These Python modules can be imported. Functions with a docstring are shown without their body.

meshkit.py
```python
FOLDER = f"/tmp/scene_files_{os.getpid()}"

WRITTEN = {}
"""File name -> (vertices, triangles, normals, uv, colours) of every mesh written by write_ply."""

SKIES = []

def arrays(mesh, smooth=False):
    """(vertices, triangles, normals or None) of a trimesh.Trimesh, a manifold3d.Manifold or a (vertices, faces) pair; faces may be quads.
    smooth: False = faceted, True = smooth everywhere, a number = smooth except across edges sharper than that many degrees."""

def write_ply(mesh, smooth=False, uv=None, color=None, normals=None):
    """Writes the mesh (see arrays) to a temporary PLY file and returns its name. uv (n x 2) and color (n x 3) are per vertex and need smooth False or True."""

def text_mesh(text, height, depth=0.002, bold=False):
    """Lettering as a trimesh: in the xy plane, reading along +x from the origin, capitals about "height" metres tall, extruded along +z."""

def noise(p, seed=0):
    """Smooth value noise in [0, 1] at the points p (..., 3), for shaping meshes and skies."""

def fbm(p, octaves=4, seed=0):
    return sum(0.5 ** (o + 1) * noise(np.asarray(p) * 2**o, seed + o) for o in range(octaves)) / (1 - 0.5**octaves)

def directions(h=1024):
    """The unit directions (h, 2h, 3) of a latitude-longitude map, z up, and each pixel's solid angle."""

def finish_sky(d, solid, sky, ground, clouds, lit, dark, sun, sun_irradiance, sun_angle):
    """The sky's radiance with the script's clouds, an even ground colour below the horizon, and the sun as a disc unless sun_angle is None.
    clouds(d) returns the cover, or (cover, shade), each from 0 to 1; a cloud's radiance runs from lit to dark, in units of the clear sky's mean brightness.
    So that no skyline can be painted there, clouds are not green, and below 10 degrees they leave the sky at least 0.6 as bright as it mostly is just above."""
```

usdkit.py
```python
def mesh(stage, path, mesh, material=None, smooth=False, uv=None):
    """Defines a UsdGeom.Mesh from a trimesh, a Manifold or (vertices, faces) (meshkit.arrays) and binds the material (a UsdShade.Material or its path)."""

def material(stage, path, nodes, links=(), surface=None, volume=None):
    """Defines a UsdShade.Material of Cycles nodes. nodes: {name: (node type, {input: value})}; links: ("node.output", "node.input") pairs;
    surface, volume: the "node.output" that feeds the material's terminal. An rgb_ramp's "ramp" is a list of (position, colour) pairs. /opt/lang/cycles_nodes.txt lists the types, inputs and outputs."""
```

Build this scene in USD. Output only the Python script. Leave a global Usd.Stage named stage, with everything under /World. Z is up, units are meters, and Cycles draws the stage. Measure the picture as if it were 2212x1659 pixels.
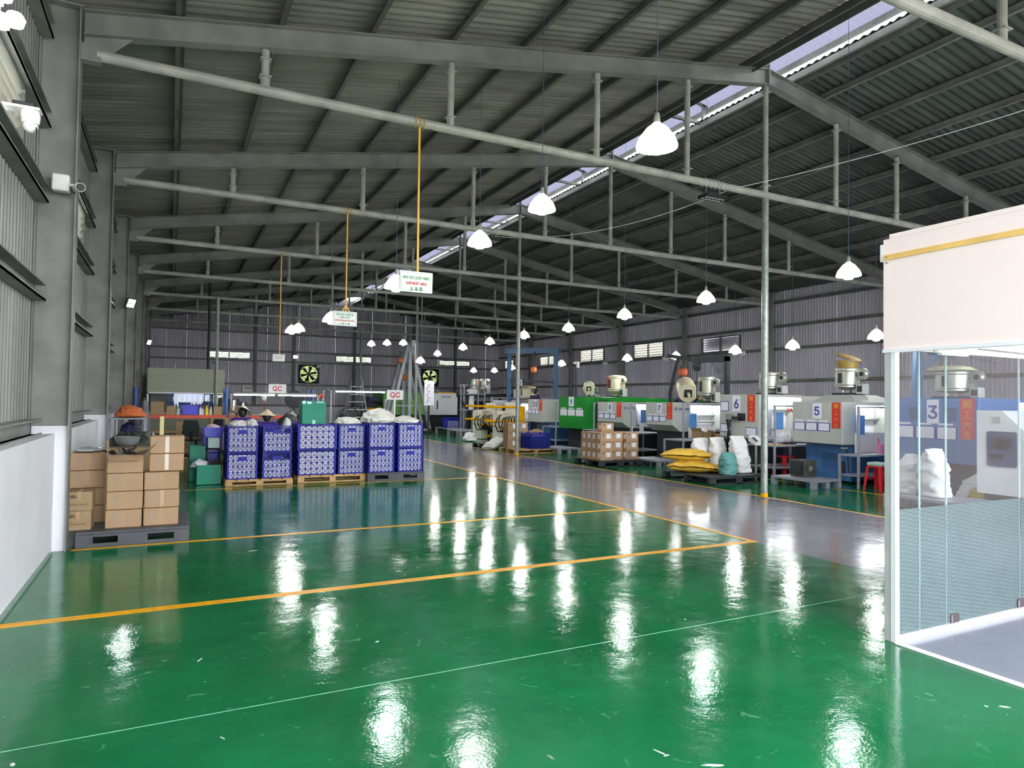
import math, random
import numpy as np, trimesh, manifold3d, usdkit, meshkit
from pxr import Usd, UsdGeom, UsdLux, UsdShade, Gf, Sdf
stage = Usd.Stage.CreateInMemory()
UsdGeom.SetStageUpAxis(stage, 'Z'); UsdGeom.SetStageMetersPerUnit(stage, 1.0)
UsdGeom.Xform.Define(stage, '/World'); UsdGeom.Scope.Define(stage, '/World/Looks')
# ---------------------------------------------------------------- camera, sky, exposure
FPX, YAW, PIT, ROL, EYE = 1450.77, .4696, .025, .0135, np.array([0, 0, 1.6])
EXPOSURE, SKY, LAMP, FLOOD = 1.05, 2.1, 130.0, 70.0
fw = np.array([math.sin(YAW)*math.cos(PIT), math.cos(YAW)*math.cos(PIT), math.sin(PIT)])
rt0 = np.array([math.cos(YAW), -math.sin(YAW), 0]); up0 = np.cross(rt0, fw)
rt = rt0*math.cos(ROL) + up0*math.sin(ROL); up = -rt0*math.sin(ROL) + up0*math.cos(ROL)
cam = UsdGeom.Camera.Define(stage, '/World/camera')
cam.CreateHorizontalApertureAttr(36.0); cam.CreateVerticalApertureAttr(27.0)
cam.CreateFocalLengthAttr(36.0*FPX/2212); cam.CreateClippingRangeAttr(Gf.Vec2f(.05, 500)); cam.CreateExposureAttr(EXPOSURE)
cam.AddTransformOp().Set(Gf.Matrix4d(*rt, 0, *up, 0, *(-fw), 0, *EYE, 1))
dome = UsdLux.DomeLight.Define(stage, '/World/overcast_sky')
dome.CreateColorAttr(Gf.Vec3f(.93, .96, 1.0)); dome.CreateIntensityAttr(SKY)

# ---------------------------------------------------------------- helpers
def lin(c): return tuple(((v/255+.055)/1.055)**2.4 if v > 10 else v/255/12.92 for v in c)
MATS = {}
def mat(name, rgb, rough=.5, metal=0., var=.12, scale=5., bump=0., bscale=60., spec=.5, trans=0., stretch=None):
    """Plain painted or moulded surface: colour with a little wear from noise, optional fine relief."""
    if name in MATS: return MATS[name]
    c = lin(rgb); a = tuple(v*(1-var) for v in c); b = tuple(min(1, v*(1+var)) for v in c)
    n = {'g': ('geometry', {}), 'm': ('mapping', {'scale': stretch or (1, 1, 1)}), 'n': ('noise_texture', {'scale': scale, 'detail': 4.}),
         'r': ('rgb_ramp', {'ramp': [(.3, a), (.7, b)]}), 'p': ('principled_bsdf', {'roughness': rough, 'metallic': metal, 'specular_ior_level': spec})}
    l = [('g.position', 'm.vector'), ('m.vector', 'n.vector'), ('n.fac', 'r.fac'), ('r.color', 'p.base_color')]
    if bump:
        n['bn'] = ('noise_texture', {'scale': bscale, 'detail': 3.}); n['b'] = ('bump', {'strength': bump, 'distance': .01})
        l += [('g.position', 'bn.vector'), ('bn.fac', 'b.height'), ('b.normal', 'p.normal')]
    surf = 'p.BSDF'
    if trans:
        n['t'] = ('translucent_bsdf', {'color': tuple(min(1, v*1.05) for v in c)}); n['x'] = ('mix_closure', {'fac': trans})
        l += [('p.BSDF', 'x.closure1'), ('t.BSDF', 'x.closure2')]; surf = 'x.closure'
    MATS[name] = usdkit.material(stage, '/World/Looks/'+name, n, l, surface=surf)
    return MATS[name]
def glow(name, rgb, strength):
    if name not in MATS:
        MATS[name] = usdkit.material(stage, '/World/Looks/'+name, {'e': ('emission', {'color': rgb, 'strength': strength})}, [], surface='e.emission')
    return MATS[name]
USED = {}
def numbered(parent, name):
    k = USED.get((parent, name), -1) + 1; USED[(parent, name)] = k
    return name if k == 0 else '%s_%03d' % (name, k)
class Th:
    def __init__(s, path, prim, loc): s.path, s.prim, s.loc = path, prim, np.array(loc, float)
def tag(prim, label=None, cat=None, group=None, kind=None):
    for k, v in (('label', label), ('category', cat), ('group', group), ('kind', kind)):
        if v: prim.SetCustomDataByKey(k, v)
def thing(name, label, cat, loc=(0, 0, 0), rz=0., group=None, kind=None):
    p = '/World/' + numbered('/World', name); x = UsdGeom.Xform.Define(stage, p)
    x.AddTranslateOp().Set(Gf.Vec3d(*map(float, loc))); x.AddRotateZOp().Set(float(math.degrees(rz)))
    tag(x.GetPrim(), label, cat, group, kind)
    return Th(p, x.GetPrim(), loc)
def dup(root, loc, rz=0., label=None, group=None, s=1.):
    was = root.prim.GetCustomData(); name = root.path.split('/')[-1]
    if name[-4] == '_' and name[-3:].isdigit(): name = name[:-4]
    r = thing(name, label or was.get('label'), was.get('category'), loc, rz, group or was.get('group'))
    if s != 1: UsdGeom.Xformable(r.prim).AddScaleOp().Set(Gf.Vec3f(s, s, s))
    r.prim.GetReferences().AddInternalReference(root.prim.GetPath()); r.prim.SetInstanceable(True)
    return r
class MB:
    """Collects shapes; build() makes them one Mesh prim."""
    def __init__(s): s.v, s.f, s.n = [], [], 0
    def raw(s, v, f):
        v = np.asarray(v, float); f = np.asarray(f, int)
        if f.shape[1] == 4: f = np.vstack([f[:, [0, 1, 2]], f[:, [0, 2, 3]]])
        s.v.append(v); s.f.append(f + s.n); s.n += len(v); return s
    def tm(s, m, T=None):
        v = np.array(m.vertices)
        if T is not None: v = v @ np.asarray(T)[:3, :3].T + np.asarray(T)[:3, 3]
        return s.raw(v, np.array(m.faces))
    def box(s, x0, x1, y0, y1, z0, z1):
        v = [(x, y, z) for x in (x0, x1) for y in (y0, y1) for z in (z0, z1)]
        return s.raw(v, [(0, 1, 3, 2), (4, 6, 7, 5), (0, 4, 5, 1), (2, 3, 7, 6), (0, 2, 6, 4), (1, 5, 7, 3)])
    def rbox(s, x0, x1, y0, y1, z0, z1, b=.01):
        P = []
        for x, sx in ((x0, 1), (x1, -1)):
            for y, sy in ((y0, 1), (y1, -1)):
                for z, sz in ((z0, 1), (z1, -1)):
                    P += [(x, y+sy*b, z+sz*b), (x+sx*b, y, z+sz*b), (x+sx*b, y+sy*b, z)]
        return s.tm(trimesh.convex.convex_hull(np.array(P)))
    def hull(s, pts): return s.tm(trimesh.convex.convex_hull(np.array(pts, float)))
    def bar(s, p, q, w, h, up=(0, 0, 1)):
        p, q = np.array(p, float), np.array(q, float); d = q-p; d /= np.linalg.norm(d)
        a = np.cross(d, up)
        if np.linalg.norm(a) < 1e-6: a = np.cross(d, (0, 1, 0))
        a /= np.linalg.norm(a); b = np.cross(a, d)
        v = [e + i*a*w/2 + j*b*h/2 for e in (p, q) for i in (-1, 1) for j in (-1, 1)]
        return s.raw(v, [(0, 1, 3, 2), (4, 6, 7, 5), (0, 4, 5, 1), (2, 3, 7, 6), (0, 2, 6, 4), (1, 5, 7, 3)])
    def tube(s, pts, r, n=8, caps=True):
        p = np.asarray(pts, float); r = np.broadcast_to(r, (len(p),))
        t = np.gradient(p, axis=0) if len(p) > 2 else np.repeat((p[1]-p[0])[None], 2, 0)
        t = t/(np.linalg.norm(t, axis=1, keepdims=True)+1e-12)
        ref = np.array([0, 0, 1.]) if abs(t[0, 2]) < .9 else np.array([1., 0, 0])
        a = np.cross(t[0], ref); a /= np.linalg.norm(a); A = []
        for k in range(len(p)):
            a = a - t[k]*(a@t[k]); a /= np.linalg.norm(a)+1e-12; A.append(a.copy())
        A = np.array(A); Bv = np.cross(t, A); an = np.arange(n)*2*math.pi/n
        v = p[:, None]+r[:, None, None]*(np.cos(an)[None, :, None]*A[:, None]+np.sin(an)[None, :, None]*Bv[:, None])
        f = [(i*n+j, i*n+(j+1) % n, (i+1)*n+(j+1) % n, (i+1)*n+j) for i in range(len(p)-1) for j in range(n)]
        v = v.reshape(-1, 3); f = np.array(f); f = np.vstack([f[:, [0, 1, 2]], f[:, [0, 2, 3]]])
        if caps:
            m = len(v); v = np.vstack([v, p[:1], p[-1:]]); e = (len(p)-1)*n
            f = np.vstack([f, [(m, (j+1) % n, j) for j in range(n)], [(m+1, e+j, e+(j+1) % n) for j in range(n)]])
        return s.raw(v, f)
    def cyl(s, p, q, r, n=14): return s.tube([p, q], r, n)
    def lathe(s, prof, c=(0, 0, 0), n=16, axis='z', ang0=0):
        pr = np.asarray(prof, float); an = ang0+np.arange(n)*2*math.pi/n
        v = np.stack([np.outer(pr[:, 0], np.cos(an)), np.outer(pr[:, 0], np.sin(an)), np.repeat(pr[:, 1:2], n, 1)], -1).reshape(-1, 3)
        if axis == 'x': v = v[:, [2, 0, 1]]
        if axis == 'y': v = v[:, [1, 2, 0]]
        f = [(i*n+j, i*n+(j+1) % n, (i+1)*n+(j+1) % n, (i+1)*n+j) for i in range(len(pr)-1) for j in range(n)]
        return s.raw(v+np.array(c), f)
    def prism(s, poly, axis, a0, a1):
        """Extrudes a polygon along an axis: for 'x' the polygon is (y, z), for 'y' (x, z), for 'z' (x, y)."""
        import shapely.geometry as sg
        m = trimesh.creation.extrude_polygon(sg.Polygon(poly), a1-a0, engine='earcut'); v = np.array(m.vertices); v[:, 2] += a0
        v = v[:, {'z': [0, 1, 2], 'y': [0, 2, 1], 'x': [2, 0, 1]}[axis]]
        return s.raw(v, m.faces if axis != 'y' else m.faces[:, ::-1])
    def text(s, txt, h, o, ux, uz, bold=False, depth=.003, width=None, center=True):
        """Lettering with capitals h tall, reading along ux, upright along uz, proud of the plane at o."""
        m = meshkit.text_mesh(txt, h, depth, bold); v = np.array(m.vertices); w = v[:, 0].max()-v[:, 0].min(); v[:, 0] -= v[:, 0].min()
        if width: v[:, 0] *= width/w; w = width
        if center: v[:, 0] -= w/2
        ux, uz = np.array(ux, float), np.array(uz, float); nn = np.cross(ux, uz)
        return s.raw(np.array(o)+v[:, :1]*ux+v[:, 1:2]*uz+v[:, 2:]*nn, m.faces)
    def glyph(s, strokes, size, o, ux, uz, t=.09, depth=.003):
        ux, uz = np.array(ux, float), np.array(uz, float); nn = np.cross(ux, uz); o = np.array(o, float)
        for st in strokes:
            for a, b in zip(st[:-1], st[1:]):
                P = [o+size*(c[0]-.5)*ux+size*(c[1]-.5)*uz+nn*depth/2 for c in (a, b)]
                s.bar(P[0], P[1], size*t, depth, nn)
        return s
    def build(s, parent, name, m, smooth=False, label=None):
        v = np.vstack(s.v); f = np.vstack(s.f); up_ = parent.path if parent else '/World'
        if parent is not None: v = v - parent.loc
        p = up_ + '/' + numbered(up_, name); g = usdkit.mesh(stage, p, (v, f), m, smooth=smooth)
        if label: g.GetPrim().SetCustomDataByKey('label', label)
        return Th(p, g.GetPrim(), parent.loc if parent is not None else (0, 0, 0))
def ray(px, py): return fw + rt*(px-1106)/FPX + up*(829.5-py)/FPX
def Zp(px, py, z=0.): d = ray(px, py); return EYE + d*(z-EYE[2])/d[2]     # the point of the photograph's ray at height z,
def Yp(px, py, y): d = ray(px, py); return EYE + d*y/d[1]                  # on the plane across the hall at depth y,
def Xp(px, py, x): d = ray(px, py); return EYE + d*x/d[0]                  # or on the plane along the hall at x
G = {
'open': [[(.08,.95),(.08,.05)],[(.08,.95),(.44,.95),(.44,.62)],[(.08,.79),(.44,.79)],[(.08,.62),(.44,.62)],[(.92,.95),(.92,.05),(.84,.05)],[(.56,.95),(.92,.95)],[(.56,.95),(.56,.62)],[(.56,.79),(.92,.79)],[(.56,.62),(.92,.62)],[(.26,.5),(.74,.5)],[(.2,.32),(.8,.32)],[(.4,.5),(.4,.32),(.28,.08)],[(.62,.5),(.62,.06)]],
'work': [[(.2,.85),(.8,.85)],[(.5,.85),(.5,.15)],[(.08,.15),(.92,.15)]],
'great': [[(.08,.65),(.92,.65)],[(.5,.95),(.48,.6),(.12,.08)],[(.5,.62),(.9,.08)]],
'luck': [[(.1,.8),(.9,.8)],[(.5,.97),(.5,.6)],[(.22,.6),(.78,.6)],[(.25,.4),(.25,.05)],[(.25,.4),(.75,.4),(.75,.05)],[(.25,.08),(.75,.08)]],
'out': [[(.5,.97),(.5,.08)],[(.2,.85),(.2,.55),(.8,.55)],[(.8,.85),(.8,.55)],[(.1,.4),(.1,.08),(.9,.08)],[(.9,.4),(.9,.08)]],
'goods': [[(.35,.97),(.12,.75)],[(.24,.85),(.24,.62)],[(.8,.93),(.5,.78)],[(.5,.95),(.5,.66),(.88,.66),(.88,.74)],[(.25,.56),(.25,.18)],[(.25,.56),(.75,.56),(.75,.18)],[(.25,.43),(.75,.43)],[(.25,.31),(.75,.31)],[(.25,.18),(.75,.18)],[(.4,.18),(.15,.03)],[(.6,.18),(.85,.03)]],
'area': [[(.9,.93),(.1,.93),(.1,.05),(.92,.05)],[(.38,.82),(.68,.82),(.68,.6),(.38,.6),(.38,.82)],[(.22,.48),(.48,.48),(.48,.2),(.22,.2),(.22,.48)],[(.58,.48),(.84,.48),(.84,.2),(.58,.2),(.58,.48)]]}
ORD = ['first', 'second', 'third', 'fourth', 'fifth', 'sixth', 'seventh', 'eighth', 'ninth', 'tenth', 'eleventh', 'twelfth']
R = random.Random(7); NR = np.random.default_rng(7)
def noisy(m, amp, freq, seed=0, z=None):
    """Displaces a trimesh along its normals by fractal noise: cloth, sacks, heaps."""
    v = np.array(m.vertices); d = meshkit.fbm(v*freq + seed*7.3); d = (d-d.mean())*amp
    v = v + np.array(m.vertex_normals)*d[:, None]
    return trimesh.Trimesh(v, m.faces, process=False)

# ---------------------------------------------------------------- materials
steel = mat('grey_steel_paint', (130, 130, 126), .5, 0, .22, 2.5)
pipe_m = mat('cream_grey_pipe_paint', (166, 165, 157), .45, 0, .2, 4.)
galv = mat('galvanised_pipe', (146, 152, 146), .45, .3, .25, 14.)
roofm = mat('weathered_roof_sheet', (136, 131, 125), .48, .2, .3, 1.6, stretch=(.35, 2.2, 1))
wallm = mat('weathered_wall_sheet', (122, 122, 117), .5, .15, .22, 1.4, stretch=(1, 1, .25))
wallp = mat('lilac_grey_wall_sheet', (182, 178, 188), .5, .15, .15, 1.4, stretch=(1, 1, .25))
plaster = mat('white_plaster', (226, 226, 232), .6, 0, .05, 2., .15, 30)
roof_shaded = mat('shaded_weathered_roof_sheet', (84, 86, 82), .48, .2, .3, 1.6, stretch=(.35, 2.2, 1))  # right slope: the weaker light there is painted into the sheet colour
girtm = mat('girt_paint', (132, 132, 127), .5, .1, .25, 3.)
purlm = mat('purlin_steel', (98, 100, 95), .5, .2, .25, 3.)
white_pl = mat('white_plastic', (236, 236, 232), .4, 0, .04)
white_panel = mat('white_laminate', (255, 236, 235), .35, 0, .01)
white_al = mat('white_aluminium', (240, 240, 248), .3, 0, .02)
black = mat('black_rubber', (28, 29, 32), .55)
dark = mat('dark_machinery', (46, 48, 54), .5, .2, .3)
greyst = mat('grey_table_steel', (150, 152, 162), .45, 0, .12)
paper = mat('white_paper', (226, 226, 236), .6, 0, .03)
bluepr = mat('blue_print', (48, 56, 150), .5)
redp = mat('red_banner_cloth', (214, 44, 40), .5, 0, .08)
gold = mat('gold_print', (226, 176, 60), .4, .3)
redprint = mat('red_print', (200, 30, 48), .5)
greenprint = mat('green_print', (44, 150, 84), .5)
yellow = mat('yellow_paint', (236, 168, 4), .35, 0, .14, 9., spec=.2)
yrod = mat('yellow_rod_paint', (232, 178, 72), .5, 0, .08)
orange = mat('orange_beam_paint', (216, 74, 36), .4)
rackblue = mat('rack_blue', (52, 96, 168), .4)
machblue = mat('machine_blue', (66, 116, 176), .38, 0, .08)
machgrey = mat('machine_grey', (180, 184, 178), .38, 0, .05)
machwhite = mat('machine_white', (222, 222, 224), .35, 0, .04)
machgreen = mat('machine_green', (20, 132, 40), .3, 0, .08)
limegreen = mat('machine_lime', (110, 178, 74), .4)
cratebl = mat('crate_blue', (22, 32, 146), .5, 0, .1, spec=.3)
totebl = mat('tote_blue', (36, 44, 214), .35, 0, .06)
bagw = mat('white_woven_bag', (226, 226, 226), .55, 0, .07, 8., .35, 90)
bagc = mat('cream_cloth_bag', (222, 222, 214), .6, 0, .06, 8., .3, 60)
bagy = mat('yellow_woven_bag', (222, 180, 62), .5, 0, .08, 8., .35, 90)
bagt = mat('teal_woven_bag', (96, 156, 152), .5, 0, .08, 8., .35, 90)
kraft = mat('kraft_cardboard', (174, 142, 108), .65, 0, .05, 3.)
kraftd = mat('kraft_cardboard_aged', (160, 134, 98), .68, 0, .06, 3.)
greybr = mat('grey_carton_print', (158, 140, 124), .65)
tape = mat('clear_packing_tape', (182, 150, 116), .12, 0, .05)
darkpr = mat('dark_carton_print', (72, 58, 52), .6)
woodp = mat('pallet_wood', (196, 158, 108), .65, 0, .18, 6., stretch=(1, 6, 6))
blackpal = mat('black_plastic', (50, 52, 58), .45, 0, .15)
greypal = mat('grey_plastic', (74, 76, 84), .45, 0, .15)
tealbox = mat('teal_corrugated_plastic', (14, 132, 106), .45, 0, .08, spec=.3)
cream = mat('hopper_cream', (214, 208, 176), .4)
hopgrey = mat('hopper_grey_steel', (176, 180, 166), .3, .5)
redst = mat('red_stool_plastic', (206, 32, 44), .35)
skin = mat('skin', (196, 146, 118), .5)
purple = mat('purple_cloth', (74, 42, 150), .75)
navy = mat('navy_cloth', (34, 34, 74), .75)
straw = mat('palm_leaf_straw', (232, 214, 174), .6, 0, .08, 30.)
boothm = mat('sage_panel', (170, 172, 150), .5, 0, .03)
woodply = mat('plywood', (184, 146, 100), .6, 0, .12, 5.)
tube_m = glow('fluorescent_tube', (.96, .97, 1.0), 22.)
bulb_m = glow('led_bulb', (.97, .98, 1.0), LAMP)
flood_m = glow('led_floodlight', (.97, .98, 1.0), FLOOD)
shade_m = mat('lamp_shade_plastic', (250, 244, 222), .35, 0, .02, trans=.45)
glass = usdkit.material(stage, '/World/Looks/clear_glass', {'w': ('layer_weight', {'blend': .5}), 'pw': ('math', {'math_type': 'power', 'value2': 4.}), 'f': ('math', {'math_type': 'multiply_add', 'value2': .6, 'value3': .025}), 't': ('transparent_bsdf', {'color': (.84, .88, .90)}), 'g': ('glossy_bsdf', {'roughness': .01, 'color': (1, 1, 1)}), 'x': ('mix_closure', {})},
    [('w.facing', 'pw.value1'), ('pw.value', 'f.value1'), ('f.value', 'x.fac'), ('t.BSDF', 'x.closure1'), ('g.BSDF', 'x.closure2')], surface='x.closure')
film = usdkit.material(stage, '/World/Looks/frosted_film', {'g': ('geometry', {}), 'm': ('mapping', {'scale': (58, 1, 50), 'rotation': (0, .62, 0)}), 'c': ('checker_texture', {'scale': 1., 'color1': (.2, .26, .27), 'color2': (.3, .38, .39)}),
    'm2': ('mapping', {'scale': (58, 1, 50), 'rotation': (0, -.62, 0)}), 'c2': ('checker_texture', {'scale': 1., 'color1': (.82, .82, .82), 'color2': (1, 1, 1)}), 'k': ('mix', {'mix_type': 'multiply', 'fac': 1.}),
    'd': ('principled_bsdf', {'roughness': .3}), 'tr': ('translucent_bsdf', {'color': (.36, .46, .48)}), 't': ('transparent_bsdf', {'color': (.8, .88, .9)}), 'x': ('mix_closure', {'fac': .4}), 'y': ('mix_closure', {'fac': .38})},
    [('g.position', 'm.vector'), ('g.position', 'm2.vector'), ('m.vector', 'c.vector'), ('m2.vector', 'c2.vector'), ('c.color', 'k.color1'), ('c2.color', 'k.color2'), ('k.color', 'd.base_color'), ('d.BSDF', 'x.closure1'), ('tr.BSDF', 'x.closure2'), ('x.closure', 'y.closure1'), ('t.BSDF', 'y.closure2')], surface='y.closure')
skylight_m = usdkit.material(stage, '/World/Looks/translucent_sheet', {'d': ('diffuse_bsdf', {'color': (.4, .4, .42)}), 't': ('translucent_bsdf', {'color': (.046, .046, .064)}), 'x': ('mix_closure', {'fac': .75})}, [('d.BSDF', 'x.closure1'), ('t.BSDF', 'x.closure2')], surface='x.closure')
louvre_m = mat('louvre_white', (190, 188, 178), .5, 0, .04, trans=.3)
def floor_paint(name, c1, c2, scratch, rough0, rough1):
    n = {'g': ('geometry', {}), 'n': ('noise_texture', {'scale': .9, 'detail': 6., 'roughness': .6}), 'r': ('rgb_ramp', {'ramp': [(.35, c1), (.68, c2)]}),
         'n2': ('noise_texture', {'scale': 7., 'detail': 5., 'distortion': 1.5}), 'r2': ('rgb_ramp', {'ramp': [(.66, (0, 0, 0)), (.78, (.5, .5, .5))]}),
         'ms': ('mapping', {'scale': (2.2, 11., 1), 'rotation': (0, 0, .5)}), 'n3': ('noise_texture', {'scale': 2.6, 'detail': 2., 'distortion': 3.}), 'r3': ('rgb_ramp', {'ramp': [(.495, (0, 0, 0)), (.5, (.55, .55, .55)), (.505, (0, 0, 0))]}),
         'n4': ('noise_texture', {'scale': 1.3, 'detail': 1.}), 'r4': ('rgb_ramp', {'ramp': [(.5, (0, 0, 0)), (.68, (1, 1, 1))]}), 'mk': ('mix', {'mix_type': 'multiply', 'fac': 1.}),
         'v': ('voronoi_texture', {'scale': 4.6}), 'rv': ('rgb_ramp', {'ramp': [(.022, (.8, .8, .8)), (.034, (0, 0, 0))]}), 'ad': ('mix', {'mix_type': 'add', 'fac': 1.}), 'ad2': ('mix', {'mix_type': 'add', 'fac': 1.}),
         'x': ('mix', {'color2': scratch}), 'nr': ('noise_texture', {'scale': 1.7, 'detail': 4.}), 'rr': ('map_range', {'from_min': .3, 'from_max': .7, 'to_min': rough0, 'to_max': rough1}),
         'nb': ('noise_texture', {'scale': 5., 'detail': 3.}), 'nb2': ('noise_texture', {'scale': 70., 'detail': 2.}), 'b': ('bump', {'strength': .15, 'distance': .02}), 'b2': ('bump', {'strength': .12, 'distance': .004}),
         'p': ('principled_bsdf', {'specular_ior_level': .34})}
    l = [('g.position', k+'.vector') for k in ('n', 'n2', 'n4', 'v', 'nr', 'nb', 'nb2', 'ms')] + [('ms.vector', 'n3.vector'), ('n.fac', 'r.fac'), ('n2.fac', 'r2.fac'), ('n3.fac', 'r3.fac'), ('n4.fac', 'r4.fac'), ('v.distance', 'rv.fac'),
         ('r3.color', 'mk.color1'), ('r4.color', 'mk.color2'), ('mk.color', 'ad.color1'), ('rv.color', 'ad.color2'), ('ad.color', 'ad2.color1'), ('r2.color', 'ad2.color2'), ('ad2.color', 'x.fac'), ('r.color', 'x.color1'), ('x.color', 'p.base_color'),
         ('nr.fac', 'rr.value'), ('rr.result', 'p.roughness'), ('nb.fac', 'b.height'), ('nb2.fac', 'b2.height'), ('b.normal', 'b2.normal'), ('b2.normal', 'p.normal')]
    MATS[name] = usdkit.material(stage, '/World/Looks/'+name, n, l, surface='p.BSDF'); return MATS[name]
epoxy = floor_paint('green_epoxy', (.006, .125, .042), (.0105, .185, .066), (.2, .42, .3), .06, .15)
epoxyg = floor_paint('grey_epoxy', (.19, .195, .22), (.25, .255, .28), (.36, .37, .4), .06, .15)
# ---------------------------------------------------------------- the hall
YT = lambda k: 8.284 + 4.587*(k-1)          # truss k counted from the first one fully in view
XL, XR, XM, YF, Y0 = -1.3, 19.65, 9.05, 40.42, -3.2
zs = lambda x: 5.79 + .175*((x if x < XM else 2*XM-x)+.92)          # underside of the roof sheets
fl = thing('floor', 'glossy green epoxy factory floor with a grey walkway and yellow lines', 'floor', kind='structure')
MB().box(-1.2, 19.9, Y0, 40.6, -.15, 0).build(fl, 'green_slab', epoxy)
MB().box(6.06, 9.22, Y0, 40.3, 0, .0008).build(fl, 'grey_walkway', epoxyg)
for a in ((-1.03, 6.13, 5.69, 5.79), (-.88, 6.1, 8.21, 8.29), (.25, 6.08, 12.72, 12.78), (6.06, 6.13, 5.79, 26), (9.15, 9.21, 1.5, 27.5), (11.4, 11.46, 3.2, 12.2)):
    MB().box(a[0], a[1], a[2], a[3], 0, .0014).build(fl, 'yellow_line', yellow)
MB().box(-1.0, 6.3, 3.731, 3.738, 0, .001).build(fl, 'joint_line', mat('pale_joint', (120, 186, 150), .5))
chip = mat('pale_chipped_concrete', (196, 206, 200), .7)
scuff = mat('grey_scuffed_concrete', (120, 150, 136), .4, 0, .2, 12.)
def patch(px, py, rx, ry, m, rot=0):
    c = Zp(px, py); an = np.linspace(0, 2*math.pi, 15)[:-1]; rr = [R.uniform(.55, 1) for _ in an]
    P = [(rx*q*math.cos(a), ry*q*math.sin(a)) for a, q in zip(an, rr)]
    P = [(c[0]+x*math.cos(rot)-y*math.sin(rot), c[1]+x*math.sin(rot)+y*math.cos(rot)) for x, y in P]
    MB().prism(P, 'z', 0, .0012).build(fl, 'worn_patch', m)
for a in ((1425, 1625, .008, .05, chip, .3), (1440, 1632, .02, .006, chip, 0), (1540, 1653, .07, .012, chip, -.5), (1190, 1636, .008, .03, scuff, .2), (2170, 1527, .012, .03, chip, .8), (2131, 1526, .01, .012, chip, 0), (815, 1386, .018, .012, chip, .4), (545, 1190, .06, .012, chip, .3), (432, 1425, .006, .04, chip, 2.6),
          (480, 1594, .006, .03, chip, .5), (1840, 1600, .012, .012, chip, 0), (1480, 1338, .01, .01, chip, 0), (28, 1652, .012, .02, chip, .3)): patch(*a)
def corr(u0, u1, pitch, dep):
    n = max(1, round((u1-u0)/pitch)); p = (u1-u0)/n; out = []
    for i in range(n):
        b = u0+i*p; out += [(b, 0), (b+.5*p, 0), (b+.6*p, dep), (b+.9*p, dep)]
    return out + [(u1, 0)]
def wall(name, label, axis, c, inward, u0, u1, zb, zt, holes, m, pitch=.125):
    t = thing(name, label, 'wall', kind='structure'); b = sorted(set([u0, u1]+[h for q in holes for h in q[:2]]))
    k = 0
    for a0, a1 in zip(b[:-1], b[1:]):
        n = max(1, round((a1-a0)/1.05))
        for i in range(n):
            s0, s1 = a0+(a1-a0)*i/n, a0+(a1-a0)*(i+1)/n; k += 1
            zz = [(zb, None)]; hs = [q for q in holes if q[0]-1e-6 <= s0 and s1 <= q[1]+1e-6]
            spans = [(zb, None)] if not hs else [(zb, hs[0][2]), (hs[0][3], None)]
            for z0, z1 in spans:
                P = corr(s0, s1, pitch, .028); off = .003*(k % 2); v = []
                for u, d in P:
                    w = c + inward*(d+off)
                    for z in (z0, z1 if z1 is not None else zt(u)): v.append((w, u, z) if axis == 'x' else (u, w, z))
                f = [(2*j, 2*j+1, 2*j+3, 2*j+2) for j in range(len(P)-1)]
                MB().raw(v, f).build(t, 'wall_sheet', m)
    return t
wl_holes = [(4.75, 7.25, 3.72, 4.34), (9.35, 11.85, 3.72, 4.34), (13.95, 16.4, 3.72, 4.34)]
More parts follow.
